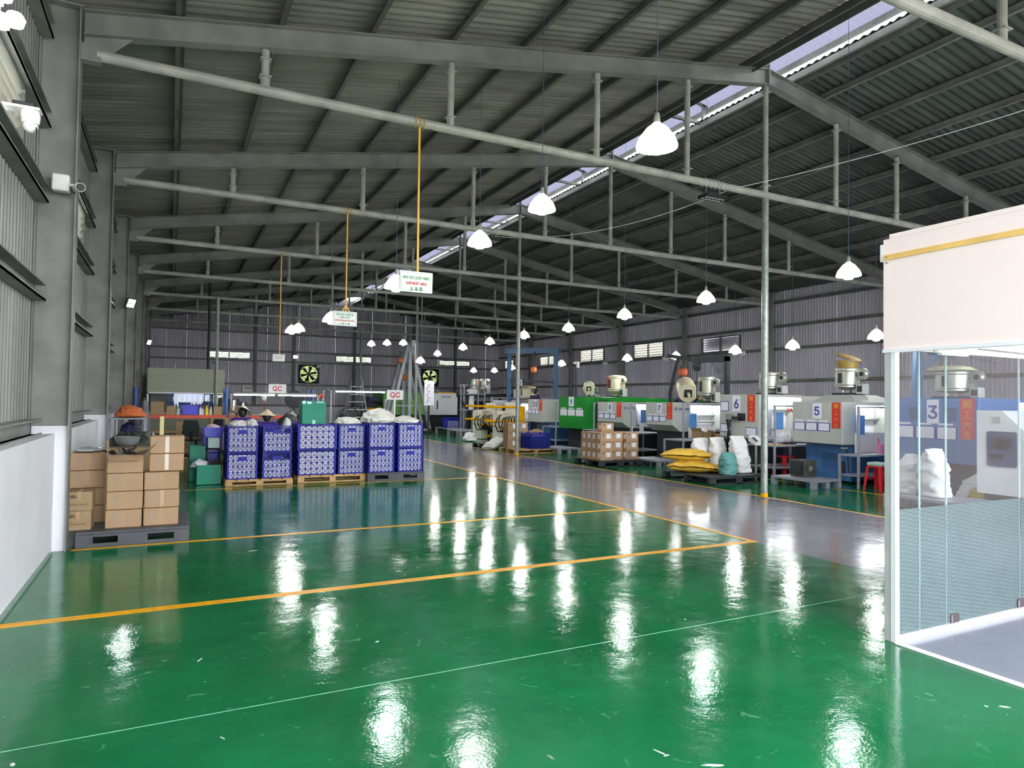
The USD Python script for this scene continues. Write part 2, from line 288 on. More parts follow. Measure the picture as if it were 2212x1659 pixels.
wl = wall('wall_left', 'grey corrugated steel side wall above white dado on the left', 'x', XL, 1, Y0, YF, 1.15, lambda y: zs(XL)+.05, wl_holes, wallm)
MB().box(-1.38, -1.05, Y0, YF, 0, 1.2).build(wl, 'dado', plaster)
MB().box(-1.05, -1.02, Y0, 8.1, -.01, .02).build(wl, 'mortar_edge', scuff)
fans = [(6.58, 7.72, 2.46, 3.54), (14.06, 15.18, 2.46, 3.54)]
fl_holes = [(1.7, 3.95, 3.74, 4.14), (8.67, 10.88, 3.76, 4.15), (15.2, 17.39, 3.8, 4.14)]
wf_h = sorted(fl_holes[:1]+[fans[0]]+fl_holes[1:2]+[(14.06, 15.18, 2.46, 3.54)]+fl_holes[2:])
wf = wall('wall_far', 'lilac grey corrugated end wall with exhaust fans and louvres', 'y', YF, -1, XL, XR, 1.05, lambda x: zs(x)+.05, wf_h, wallp)
MB().box(XL, XR, YF-.1, YF+.2, 0, 1.1).build(wf, 'dado', plaster)
wr_holes = [(38.36, 39.71, 3.69, 4.24), (32.92, 34.98, 3.69, 4.24), (28.3, 30.56, 3.69, 4.36), (23.66, 25.86, 3.66, 4.36), (19.13, 21.24, 3.66, 4.3)]
wr = wall('wall_right', 'lilac grey corrugated side wall behind the machines on the right', 'x', XR, -1, Y0, YF, 1.05, lambda y: zs(XR)+.05, sorted(wr_holes), wallp)
MB().box(XR-.05, XR+.2, Y0, YF, 0, 1.1).build(wr, 'dado', plaster)
wn = wall('wall_near', 'corrugated wall behind the camera around the wide open gate', 'y', Y0, 1, XL, XR, 4.6, lambda x: zs(x)+.05, [], wallm)
for x0, x1 in ((XL, .2), (15.5, XR)): MB().box(x0, x1, Y0-.1, Y0, 0, 4.6).build(wn, 'gate_side', wallm)
# girts, bay by bay on the sides and in three runs on the end wall
for k in range(-1, 9):
    y0, y1 = max(YT(k-1), Y0)+.1, min(YT(k), YF)-.1
    if k == 8: y0, y1 = YT(7)+.1, YF-.05
    if y1 <= y0 or k == -1: continue
    for z in (1.27, 2.63, 3.63, 4.4, 5.32):
        m = MB().box(XL+.03, XL+.045, y0, y1, z-.075, z+.075).box(XL+.03, XL+.15, y0, y1, z-.085, z-.07).box(XL+.03, XL+.15, y0, y1, z+.07, z+.085).box(XL+.138, XL+.15, y0, y1, z-.085, z-.055)
        m.build(wl, 'girt', girtm)
    for z in (2.45, 3.6, 4.42, 5.3):
        MB().box(XR-.15, XR-.03, y0-.1, y1+.1, z-.05, z+.05).build(wr, 'girt', purlm)
for z in (1.16, 2.35, 3.66, 4.24, 5.25):
    for a, b in ((XL+.2, 6.0), (8.1, 13.6), (15.5, XR-.2)) if 2.4 < z < 3.6 else ((XL+.2, XR-.2),):
        MB().box(a, b, YF-.14, YF-.03, z-.045, z+.045).build(wf, 'girt', purlm)
for x in (4.2, 6.3, 9.78, 13.5, 16.3):
    MB().box(x-.07, x+.07, YF-.26, YF-.14, 1.1, zs(x)-.1).build(wf, 'wind_post', purlm)
# ceiling: sheets, purlins, ridge vent
ce = thing('ceiling', 'dark grey corrugated steel roof on purlins with a bright ridge vent', 'ceiling', kind='structure')
def roof_sheet(x0, x1, y0, y1):
    n = 6; v = []; ys = np.linspace(y0, y1+.03, n*6+1)
    for i, y in enumerate(ys):
        d = .016*math.cos(i*math.pi/3)
        for x in (x0, x1): v.append((x, y, zs(x)+d+.016))
    return MB().raw(v, [(2*j, 2*j+1, 2*j+3, 2*j+2) for j in range(len(ys)-1)])
ny = 50
for i in range(ny):
    y0, y1 = Y0+(YF+.1-Y0)*i/ny, Y0+(YF+.1-Y0)*(i+1)/ny
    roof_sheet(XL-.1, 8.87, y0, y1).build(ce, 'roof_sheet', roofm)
    roof_sheet(9.64, XR+.1, y0, y1).build(ce, 'roof_sheet', roof_shaded)
PX = [1.09*i for i in range(-1, 8)]
for x in PX[1:]+[8.62]+[2*XM-p for p in PX[1:]]+[9.66]:
    z = zs(x)
    m = MB()
    m.box(x-.006, x+.006, Y0, YF-.02, z-.135, z-.003).box(x-.05, x+.006, Y0, YF-.02, z-.145, z-.131).box(x-.006, x+.05, Y0, YF-.02, z-.012, z-.003)
    if abs(x-XM) < .7: m.box(x+.1, x+.11, Y0, YF-.02, z-.2, z-.02)
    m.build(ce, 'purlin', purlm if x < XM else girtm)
for x0, x1 in ((8.35, XM), (XM, 9.95)):
    for i in range(ny//2):
        y0, y1 = Y0+(YF+.1-Y0)*2*i/ny, Y0+(YF+.1-Y0)*(2*i+2)/ny; v = []; ys = np.linspace(y0, y1, 73)
        for j, y in enumerate(ys):
            for x in (x0, x1): v.append((x, y, 7.97-.2*abs(x-XM)+.014*math.cos(j*math.pi/3)))
        MB().raw(v, [(2*j, 2*j+1, 2*j+3, 2*j+2) for j in range(72)]).build(ce, 'translucent_sheet', skylight_m)
for k in range(-2, 9):
    for y in (YT(k)+2.3,):
        if Y0 < y < YF-.5:
            m = MB().bar((8.5, y, 7.5), (8.5, y, 7.86), .05, .05).bar((9.75, y, 7.4), (9.75, y, 7.82), .05, .05).bar((8.4, y, 7.8), (XM, y, 7.93), .05, .05).bar((XM, y, 7.93), (9.85, y, 7.78), .05, .05).bar((8.5, y, 7.42), (9.75, y, 7.42), .05, .06)
            m.build(ce, 'vent_frame', purlm)
MB().bar((9.93, Y0, 7.745), (9.93, YF, 7.745), .05, .1).build(ce, 'vent_rail', purlm)
MB().bar((8.4, Y0, 7.8), (8.4, YF, 7.8), .05, .07).build(ce, 'vent_rail', purlm)
# columns and trusses
def colname(k): return ['column behind the camera', 'column beside the camera', 'column at the stack of cartons', 'second column', 'third column', 'fourth column', 'fifth column', 'sixth column', 'seventh column'][min(k+1, 8)]
for k in range(-1, 8):
    y = YT(k)
    for side, nm in ((0, 'left'), (1, 'right')):
        X = (lambda x: x) if not side else (lambda x: 18.37+(-.92-x)+.92 if False else 2*XM-x+.32)
        a, b = sorted((X(-1.27), X(-.92)))
        t = thing('steel_column', ('painted steel H-column on the %s wall, ' % nm) + {-1: 'behind the viewer', 0: 'level with the viewer', 1: 'nearest one in view' if not side else 'hidden behind the glass office'}.get(k, 'the %s one down the hall' % ORD[k-1]), 'column', ((a+b)/2, y, 0))
        ztop = zs(-.92)-.14
        MB().box(a, b, y-.006, y+.006, 0, ztop).build(t, 'web', steel)
        for f0 in (a, b-.012): MB().box(f0, f0+.012, y-.1, y+.1, 0, ztop).build(t, 'flange', steel)
        if not side: MB().box(a+.02, b-.013, y-.03, y-.007, 0, 1.28).build(t, 'white_plaster_foot', plaster) if k <= 2 else None
        MB().box(a-.02 if side else a, b if side else b+.02, y-.12, y+.12, ztop-.02, ztop).build(t, 'cap_plate', steel)
HP = [(.9,), (3.23,), (5.56,), (7.3,), (9.05,), (10.85,), (12.62,), (14.95,), (17.2,)]
for k in range(-1, 8):
    y = YT(k); lab = 'cream pipe roof truss, ' + {-1: 'the one behind the viewer', 0: 'the one overhead at the top right corner', 1: 'nearest whole one, over the stacked cartons'}.get(k, 'the %s one down the hall' % ORD[k-1])
    t = thing('roof_truss', lab, 'roof truss', (XM, y, 5.18))
    zr = lambda x: zs(x)-.155
    for sgn in (-1, 1):
        xe = -.9 if sgn < 0 else 2*XM+.9
        m = MB(); H = .27
        xa, xb = (xe, XM) if sgn < 0 else (XM, xe)
        m.prism([(xa, zr(xa)), (xb, zr(xb)), (xb, zr(xb)-H), (xa, zr(xa)-H)], 'y', y-.005, y+.005)
        for d0 in (0, -H+.012): m.prism([(xa, zr(xa)+d0), (xb, zr(xb)+d0), (xb, zr(xb)+d0-.012), (xa, zr(xa)+d0-.012)], 'y', y-.075, y+.075)
        m.build(t, 'rafter', steel)
        g = [(xe, zr(xe)-H), (xe-sgn*.45, zr(xe-sgn*.45)-H), (xe-sgn*.12, zr(xe)-H-.26), (xe, zr(xe)-H-.26)]
        MB().prism(g if sgn < 0 else g[::-1], 'y', y-.006, y+.006).build(t, 'gusset_plate', steel)
    MB().cyl((-.78, y, 5.2), (2*XM+.78, y, 5.2), .06, 14).build(t, 'tie_pipe', pipe_m)
    for x in (-.84, 2*XM+.84): MB().box(x-.1, x+.1, y-.05, y+.05, 5.11, 5.29).build(t, 'end_plate', steel)
    for (x,) in HP:
        m = MB().cyl((x, y, 5.24), (x, y, zr(x)-.28), .045, 12).box(x-.06, x+.06, y-.06, y+.06, zr(x)-.4, zr(x)-.385).box(x-.05, x+.05, y-.012, y+.012, 5.14, 5.36).box(x-.065, x+.065, y-.065, y+.065, 5.35, 5.362)
        m.build(t, 'hanger_post', pipe_m)
    MB().box(XM-.01, XM+.01, y-.09, y+.09, zr(XM)-.3, zr(XM)+.08).build(t, 'ridge_plate', steel)
for k, lab in ((1, 'galvanised pipe post with yellow foot beside the woven sacks'), (3, 'galvanised pipe post beside the blue crate on the wooden pallet'), (5, 'galvanised pipe post behind the right hand blue crates'), (7, 'far pipe post between the lamps near the end wall')):
    t = thing('pipe_post', lab, 'post', (XM, YT(k), 0))
    MB().cyl((XM, YT(k), .02), (XM, YT(k), 5.14), .057, 18).build(t, 'pipe', galv, smooth=40)
    MB().box(XM-.065, XM+.065, YT(k)-.065, YT(k)+.065, 0, .012).build(t, 'base_plate', galv)
    MB().cyl((XM, YT(k), .02), (XM, YT(k), .09), .06, 18).build(t, 'yellow_band', yellow)
t = thing('pipe_post', 'slim pale green pipe post rising from the roof of the grey booth', 'post', (1.42, 25.9, 0))
MB().cyl((1.42, 25.9, 0), (1.42, 25.9, 5.14), .05).build(t, 'pipe', mat('pale_green_pipe', (170, 186, 166), .4))
t = thing('pipe_post', 'dark pipe post just left of the pale green one', 'post', (1.2, 27.2, 0))
MB().cyl((1.2, 27.2, 2.55), (1.2, 27.2, zs(1.2)+.02), .05).build(t, 'pipe', dark)
# louvred windows and the two wall fans
WN = 0
def louvre(axis, c, inn, u0, u1, z0, z1, lit=True):
    global WN; WN += 1
    t = thing('window_%d' % WN, None, None, kind='structure', loc=(c, (u0+u1)/2, z0) if axis == 'x' else ((u0+u1)/2, c, z0))
    def bx(a, b, d0, d1, zz0, zz1):
        d = sorted((c+inn*d0, c+inn*d1)); return (d[0], d[1], a, b, zz0, zz1) if axis == 'x' else (a, b, d[0], d[1], zz0, zz1)
    um = (u0+u1)/2; m = MB()
    for q in ((u0, u0+.05, 0, .09, z0, z1), (u1-.05, u1, 0, .09, z0, z1), (um-.03, um+.03, 0, .09, z0, z1), (u0+.05, um-.03, 0, .09, z0, z0+.05), (um+.03, u1-.05, 0, .09, z0, z0+.05), (u0+.05, um-.03, 0, .09, z1-.05, z1), (um+.03, u1-.05, 0, .09, z1-.05, z1)): m.box(*bx(*q))
    m.build(t, 'window_frame', purlm)
    n = 5
    for a, b in ((u0+.05, um-.03), (um+.03, u1-.05)):
        for i in range(n):
            zc = z0+.06+(z1-z0-.12)*(i+.5)/n; h = (z1-z0-.12)/n*.62
            q = [(c+inn*.07, zc+h*.55), (c-inn*.05, zc-h*.75), (c-inn*.045, zc-h*.8), (c+inn*.075, zc+h*.5)]
            if axis == 'x': MB().prism([(p[0], p[1]) for p in q], 'y', a, b).build(t, 'louvre_slat', louvre_m if lit else wallp)
            else: MB().prism([(p[0], p[1]) for p in q], 'x', a, b).build(t, 'louvre_slat', louvre_m if lit else wallp)
    if not lit: MB().box(*bx(u0, u1, -.12, -.1, z0, z1)).build(t, 'back_sheet', wallp)
for h in wl_holes: louvre('x', XL, 1, *h)
for h in fl_holes: louvre('y', YF, -1, *h)
for h in wr_holes: louvre('x', XR, -1, *h, lit=h[0] != 19.13)
shut_m = mat('shutter_pale', (190, 196, 150), .5, 0, .35, 2.5, trans=.4)
leafm = mat('yellow_green_leaf', (150, 190, 70), .5, 0, .3, 3., trans=.5)
for i, (x0, x1, z0, z1) in enumerate(fans):
    cx, cz, r = (x0+x1)/2, (z0+z1)/2, .5
    t = thing('exhaust_fan', ['big square wall fan left of the ladder, leaves showing behind it', 'big square wall fan behind the tall white board'][i], 'fan', (cx, YF-.1, z0))
    an = np.linspace(0, 2*math.pi, 33)
    m = MB(); ring = [(cx+r*math.cos(a), cz+r*math.sin(a)) for a in an]
    for j in range(32):
        c8 = [(cx+.57*max(-1, min(1, 1.45*math.cos(a))), cz+.55*max(-1, min(1, 1.45*math.sin(a)))) for a in (an[j], an[j+1])]
        m.prism([ring[j], ring[j+1], c8[1], c8[0]], 'y', YF-.16, YF-.12)
    m.box(x0, x0+.03, YF-.16, YF+.2, z0, z1).box(x1-.03, x1, YF-.16, YF+.2, z0, z1).box(x0, x1, YF-.16, YF+.2, z0, z0+.03).box(x0, x1, YF-.16, YF+.2, z1-.03, z1)
    m.build(t, 'housing', black)
    for j in range(6):
        a = j*math.pi/3+.3; c, s_ = math.cos(a), math.sin(a)
        P = [(cx+c*.07-s_*.03, YF-.06, cz+s_*.07+c*.03), (cx+c*.07+s_*.04, YF-.02, cz+s_*.07-c*.04), (cx+c*.44+s_*.13, YF-.0, cz+s_*.44-c*.13), (cx+c*.45-s_*.07, YF-.08, cz+s_*.45+c*.07)]
        MB().hull(P+[(p[0], p[1]+.006, p[2]) for p in P]).build(t, 'fan_blade', dark)
    MB().cyl((cx, YF-.1, cz), (cx, YF+.02, cz), .09).bar((cx, YF-.1, z0), (cx, YF-.1, z1), .03, .03).build(t, 'hub', dark)
    for j in range(6):
        z = z0+.09+j*.18; MB().hull([(x, YF+.08+d, z+.085*s_) for x in (x0+.03, x1-.03) for s_, d in ((1, 0), (1, .008), (-1, .07), (-1, .078))]).build(t, 'shutter_slat', shut_m)
m = MB()
for i in range(900):
    c = np.array([R.uniform(5, 17), YF+R.uniform(.9, 1.8), R.uniform(-.3, 4.6)]); a = NR.normal(size=3); a /= np.linalg.norm(a); b = np.cross(a, NR.normal(size=3)); b /= np.linalg.norm(b)
    m.raw([c-a*.2, c+b*.08, c+a*.2, c-b*.08], [(0, 1, 2, 3)])
hg = m.build(None, 'hedge', leafm); tag(hg.prim, 'yellow-green leaves of the hedge outside behind the wall fans', 'hedge', kind='stuff')
gr = MB().box(-40, 60, -60, 90, -.5, -.16).build(None, 'yard', mat('pale_concrete_yard', (170, 168, 160), .8)); tag(gr.prim, 'pale concrete yard around the factory hall', 'ground', kind='structure')
# ---------------------------------------------------------------- lamps
def pendant(x, y, z, s, label):
    t = thing('pendant_lamp', label, 'lamp', (x, y, z), group='white cone pendant lamps' if y > 4 else 'added pendant lamps behind the viewer')
    s0 = s
    MB().lathe([(.035*s0, .215*s0), (.05*s0, .2*s0), (.09*s0, .17*s0), (.155*s0, .085*s0), (.18*s0, .02*s0), (.18*s0, .0), (.174*s0, .0), (.15*s0, .08*s0), (.085*s0, .163*s0), (.04*s0, .195*s0)], (x, y, z), 24).build(t, 'shade', shade_m, smooth=True)
    MB().lathe([(.0, .3*s0), (.022*s0, .3*s0), (.03*s0, .215*s0), (.036*s0, .2*s0), (.03*s0, .16*s0), (0, .16*s0)], (x, y, z), 12).build(t, 'socket', mat('grey_socket', (120, 120, 118)))
    MB().lathe([(0, .155*s0), (.05*s0, .15*s0), (.072*s0, .1*s0), (.085*s0, .03*s0), (.085*s0, -.005*s0), (.06*s0, -.045*s0), (.0, -.055*s0)], (x, y, z), 10).build(t, 'bulb', bulb_m, smooth=True)
    zt = zs(x)+.02 if not 8.87 < x < 9.64 else 7.92
    MB().tube([(x, y, z+.29*s0), (x, y, zt)], .0045, 5).build(t, 'cord', mat('blue_grey_cord', (74, 92, 118)))
    return t
for i, (x, y, z, s) in enumerate([(3.69, 4.57, 3.8, 1.0), (4.18, 7.46, 4.04, 1.0), (4.33, 9.74, 4.07, 1.1)]):
    pendant(x, y, z, s, ['nearest and largest pendant lamp, on a long cord over the foreground', 'cream pendant lamp hanging just in front of the ridge light, second largest', 'pendant lamp below the ridge light, third largest'][i])
for i, (x, y, z) in enumerate([(3.01, 9.87, 3.28), (2.92, 14.07, 3.18), (3.05, 18.9, 3.42), (2.98, 19.6, 3.43)]):
    pendant(x, y, z, 1., ['pendant lamp peeping out behind the large shipment area sign', 'pendant lamp behind the second hanging sign, mostly hidden', 'right one of the two touching pendant lamps above the packing tables', 'left one of the two touching pendant lamps above the packing tables'][i])
BL = [(1833, 597), (1525, 652), (1349, 686), (1228, 714), (1132, 729), (1058, 742), (1000, 754), (945, 767)]
for i, (px, py) in enumerate(BL):
    p = Zp(px, py, 3.56); pendant(p[0], p[1], 3.56, 1., 'pendant lamp over the grey walkway, %s of its row from the glass office' % ORD[i])
CL = [(1893, 732), (1712, 752), (1588, 762), (1460, 774), (1355, 778), (1213, 789), (1105, 797), (1068, 803), (1023, 803)]
for i, (px, py) in enumerate(CL):
    p = Zp(px, py, 3.04); pendant(p[0], p[1], 3.04, 1., 'low pendant lamp above the moulding machines, %s of its row from the glass office' % ORD[i])
for i, (px, py, z) in enumerate([(802, 746, 3.9), (836, 744, 3.9), (871, 744, 3.9), (908, 783, 3.0)]):
    p = Zp(px, py, z); pendant(p[0], p[1], z, 1., ['left one of three small pendant lamps before the far louvres', 'middle one of three small pendant lamps before the far louvres', 'right one of three small pendant lamps, above the gantry crane', 'low pendant lamp beside the post at the far exhaust fan'][i])
for i, (x, y) in enumerate([(1.6, 1.3), (.6, -.6), (3.0, -.9), (1.2, -2.6), (4.2, -2.4), (7.2, -2.6), (9.4, .6), (9.4, 3.8), (13.9, 3.2), (13.9, 6.4)]):  # unseen lamps, added to brighten the foreground floor and office panel
    pendant(x, y, 3.5, 1., 'pendant lamp added outside the picture for light, %s of those behind and beside the viewer' % ORD[i])
def floodlight(p, d, label, n=2, s=1.):
    t = thing('floodlight', label, 'floodlight', p); p = np.array(p, float); d = np.array(d, float); d /= np.linalg.norm(d)
    a = np.cross(d, (0, 0, 1)); a /= np.linalg.norm(a); b = np.cross(a, d)
    MB().bar(p-d*.05, p, .24*s, .1*s*n, a).build(t, 'housing', black)
    for k in range(n):
        c = p+b*(k-(n-1)/2)*.1*s; m = MB(); w, h = .105*s, .04*s
        m.raw([c+d*.004+a*i*w+b*j*h for i, j in ((-1, -1), (1, -1), (1, 1), (-1, 1))]+[c+a*i*w+b*j*h for i, j in ((-1, -1), (1, -1), (1, 1), (-1, 1))], [(0, 1, 2, 3), (0, 4, 5, 1), (1, 5, 6, 2), (2, 6, 7, 3), (3, 7, 4, 0)])
        m.build(t, 'light_panel', flood_m)
    e = np.array([-.915, p[1]+.18, p[2]])
    MB().bar(p-d*.05, e, .03, .03).build(t, 'bracket', steel)
floodlight((-.84, 17.2, 3.66), (.75, -.55, -.35), 'lit twin floodlight on the third left hand column')
floodlight((-.84, 31.05, 3.78), (.75, -.55, -.35), 'small lit twin floodlight far down the left wall')
t = thing('lamp_cluster', 'cluster of glaring LED bulbs at the top left corner by the louvre', 'lamp', (-1.0, 5.3, 4.1)); LC = Xp(6, 22, -.98)
for dx, dy, dz in ((0, 0, .12), (.05, .1, 0), (0, -.06, -.1), (.08, 0, .2)):
    MB().lathe([(0, .05), (.04, .037), (.06, 0), (.048, -.04), (0, -.056)], LC+np.array([dx, dy, dz])*.9, 10).build(t, 'bulb', flood_m, smooth=True)
MB().bar(LC+(-.29, 0, .05), LC+(0, 0, .05), .04, .04).bar(LC+(-.02, -.06, -.12), LC+(-.02, .06, .2), .02, .02).build(t, 'bracket', steel)
def led_panel(x, y, z, label):
    t = thing('led_panel', label, 'lamp', (x, y, z))
    MB().rbox(x-.22, x+.22, y-.12, y+.12, z, z+.06, .01).build(t, 'housing', black)
    for i in range(6):
        for j in range(2):
            MB().lathe([(0, -.004), (.02, -.004), (.026, 0)], (x-.17+i*.068, y-.05+j*.1, z), 8).build(t, 'lens', mat('unlit_led_lens', (210, 212, 216), .15))
    for q in (-.15, .15): MB().tube([(x+q, y, z+.06), (x+q, y, 5.28)], .006, 5).build(t, 'hanger', steel)
    for q in (-.2, -.1, .0, .1, .2): MB().tube([(x+q*.9, y+.07*math.cos(a), 5.2+.075*math.sin(a)) for a in np.linspace(-1, 4.2, 9)], .005, 5).build(t, 'tie_loop', white_al)
led_panel(7.85, YT(1), 4.95, 'unlit black LED panel lamp tied under the nearest truss pipe')
led_panel(5.94, YT(2), 4.98, 'unlit black LED panel lamp under the second truss pipe')
# cameras and a cable on the left wall and ceiling
t = thing('security_camera', 'white dome security camera below the louvre on the left wall', 'camera', (-1.15, 6.7, 3.86))
c = Xp(66, 262, -1.06)
MB().lathe([(.0, .08), (.06, .08), (.068, .04), (.064, .0), (.056, -.02), (0, -.02)], c, 18).build(t, 'housing', white_pl, smooth=40)
MB().lathe([(.054*math.cos(a), -.024+.054*math.sin(a)) for a in np.linspace(-1.57, .6, 9)], c+(0, 0, -.02), 16).build(t, 'dome', white_pl, smooth=True)
MB().rbox(-1.27, c[0]+.07, c[1]-.07, c[1]+.07, c[2]+.08, c[2]+.1, .006).build(t, 'arm', white_pl)
MB().rbox(c[0]-.12, c[0]+.03, c[1]-.04, c[1]+.04, c[2]+.1, c[2]+.14, .006).build(t, 'cover', black)
MB().lathe([(0, .006), (.022, .004), (.026, 0)], c+(.045, -.03, -.075), 10, axis='x').build(t, 'lens', black)
t = thing('security_camera', 'dark bullet camera on a white junction box at the nearest column', 'camera', (-.9, 8.2, 3.7))
MB().rbox(-1.12, -.97, 8.06, 8.18, 3.66, 3.83, .012).build(t, 'junction_box', white_pl)
MB().cyl((-.97, 8.12, 3.74), (-.9, 8.08, 3.73), .015).cyl((-.92, 8.2, 3.735), (-.86, 7.96, 3.69), .045, 16).build(t, 'barrel', white_pl)
MB().cyl((-.8605, 7.962, 3.69), (-.859, 7.955, 3.689), .04, 16).build(t, 'lens', black)
for i, (x, y, z) in enumerate([(2.2, YF-.55, 3.5), (7.6, YF-.55, 3.45)]):
    t = thing('security_camera', ['small white camera on the end wall below the third hanging sign', 'small white camera on the end wall above the ladder'][i], 'camera', (x, y, z))
    MB().bar((x, YF-.16, z+.12), (x, y, z), .04, .04).build(t, 'arm', white_pl); MB().bar((x-.12, y-.1, z-.06), (x+.1, y, z+.02), .11, .11).build(t, 'housing', white_pl)
for i, y in enumerate((32.3, 27.8, 23.2, 18.8)):
    t = thing('security_camera', 'small white bullet camera on the right wall, %s from the far corner' % ORD[i], 'camera', (XR-.3, y, 3.55))
    MB().bar((XR-.15, y, 3.6), (XR-.35, y, 3.56), .04, .04).build(t, 'arm', white_pl); MB().bar((XR-.35, y-.14, 3.5), (XR-.35, y+.12, 3.56), .12, .12).build(t, 'housing', white_pl)
t = thing('cable', 'thin white cable sagging across the roof space', 'cable', (9, 9, 5.2))
P0, P1 = Yp(1580, 408, 8.3), Yp(2212, 238, 5.2)
MB().tube([P0*(1-s)+P1*s+np.array([0, 0, -.25*s*(1-s)]) for s in np.linspace(0, 1, 12)], .006, 5).tube([P0*(1-s)+np.array([6.0, 12.9, 5.1])*s+np.array([0, 0, -1.2*s*(1-s)]) for s in np.linspace(0, 1, 12)], .006, 5).build(t, 'wire', white_al)
# hanging area signs
def area_sign(k, x0, x1, z0, z1, rods, lines, label, zr=5.2):
    y = YT(k)-.04; t = thing('area_sign', label, 'sign', ((x0+x1)/2, y, z0))
    bd = MB().rbox(x0, x1, y-.012, y+.012, z0, z1, .004).build(t, 'board', white_pl)
    w, h = x1-x0, z1-z0; b = .022; Fz = y-.0135
    for q in ((x0+b, x1-b, z1-b-.003, z1-b), (x0+b, x1-b, z0+b, z0+b+.003), (x0+b, x0+b+.003, z0+b, z1-b), (x1-b-.003, x1-b, z0+b, z1-b)):
        MB().box(q[0], q[1], Fz, y-.012, q[2], q[3]).build(bd, 'border_line', greenprint)
    for txt, hh, zc, m, wd in lines:
        mb = MB()
        if isinstance(txt, list):
            for i, g in enumerate(txt): mb.glyph(G[g], hh*w, ((x0+x1)/2+(i-(len(txt)-1)/2)*hh*w*1.3, Fz, z0+h*zc), (1, 0, 0), (0, 0, 1), .12)
        else: mb.text(txt, hh*h, ((x0+x1)/2, Fz, z0+h*zc), (1, 0, 0), (0, 0, 1), True, width=wd*w)
        mb.build(bd, 'lettering', m)
    xm = (x0+x1)/2+.02
    MB().bar((xm, y+.015, z1-.06), (xm, y+.03, zr+.05), .024, .024, (0, 1, 0)).build(t, 'rod', yrod)
    if rods:
        for s in (-1, 1): MB().bar((xm, y+.012, z1+.12), (xm+s*.08, y+.012, z1-.02), .022, .014, (0, 1, 0)).build(t, 'brace', yrod)
    for q in (-.06, 0, .06): MB().tube([(xm+q, y+.04+.07*math.cos(a), 5.2+.07*math.sin(a)) for a in np.linspace(0, 6.28, 13)], .005, 5).build(t, 'tie_loop', yrod)
area_sign(1, 2.56, 3.0, 2.975, 3.245, 0, [('KHU VỰC XUẤT HÀNG', .13, .63, greenprint, .8), ('SHIPMENT AREA', .13, .36, redprint, .64), (['out', 'goods', 'area'], .11, .17, greenprint, 0)], 'white shipment area sign hanging on a long yellow rod from the nearest truss')
area_sign(2, 2.69, 3.15, 2.98, 3.26, 1, [('KHU VỰC CHUẨN BỊ', .12, .72, greenprint, .7), ('HÀNG XUẤT', .12, .52, greenprint, .42), ('EXPORT PREPARATION AREA', .1, .32, redprint, .8), (['out', 'goods', 'work', 'area'], .08, .16, greenprint, 0)], 'white export preparation sign hung on a yellow rod with two braces')
area_sign(3, 2.21, 2.5, 2.495, 2.675, 0, [('KHU VỰC', .14, .64, greenprint, .7), ('AREA', .14, .4, redprint, .6)], 'small far hanging sign on an orange-yellow rod above the packing tables')

# ---------------------------------------------------------------- pallets and cartons at the left
def plastic_pallet(name, label, x0, x1, y0, y1, m, group=None, h=.15, closed=False):
    t = thing(name, label, 'pallet', ((x0+x1)/2, (y0+y1)/2, 0), group=group); W, D = x1-x0, y1-y0
    nb = 7
    for i in range(nb):
        a = y0+D*i/nb; MB().rbox(x0, x1, a+.006, a+D/nb-.006, h-.03, h, .005).build(t, 'deck_slat', m)
    if closed:
        q = [x0+.005, x0+.12*W, x0+.36*W, x0+.62*W, x0+.86*W, x1-.005]
        for yy in (y0+.002, y1-.022):
            for c, e, za, zb in ((q[0], q[1], 0, h-.03), (q[2], q[3], 0, h-.03), (q[4], q[5], 0, h-.03), (q[1], q[2], 0, .035), (q[3], q[4], 0, .035), (q[1], q[2], h-.055, h-.03), (q[3], q[4], h-.055, h-.03)): MB().box(c, e, yy, yy+.02, za, zb).build(t, 'skirt_panel', m)
    for (a, b) in ((y0+.022 if closed else y0, y0+.09), ((y0+y1)/2-.05, (y0+y1)/2+.05), (y1-.09, y1)):
        for c, w in ((x0, .16), ((x0+x1)/2-.09, .18), (x1-.16, .16)): MB().rbox(c, c+w, a, b, 0, h-.03, .006).build(t, 'foot_block', m)
        MB().rbox(x0, x1, a, b, 0, .025, .004).build(t, 'runner', m); MB().box(x0+.01, x1-.01, a+.006, b-.006, h-.05, h-.03).build(t, 'stringer', m)
    return t
def wood_pallet(label, x0, x1, y0, y1, h=.13):
    t = thing('wooden_pallet', label, 'pallet', ((x0+x1)/2, (y0+y1)/2, 0)); W, D = x1-x0, y1-y0
    for i in range(6): a = x0+W*i/6; MB().rbox(a+.01, a+W/6-.015, y0, y1, h-.02, h, .004).build(t, 'top_board', woodp)
    for a in (y0, (y0+y1)/2-.045, y1-.09):
        MB().rbox(x0, x1, a, a+.09, h-.042, h-.021, .003).build(t, 'cross_board', woodp); MB().rbox(x0, x1, a, a+.09, 0, .018, .003).build(t, 'bottom_board', woodp)
        for c in (x0, (x0+x1)/2-.06, x1-.12): MB().rbox(c, c+.12, a+.002, a+.088, .018, h-.042, .004).build(t, 'block', woodp)
    return t
plastic_pallet('plastic_pallet', 'dark grey plastic pallet under the tall stacks of cartons by the left wall', -.86, .22, 8.33, 9.43, greypal, h=.16, closed=True)
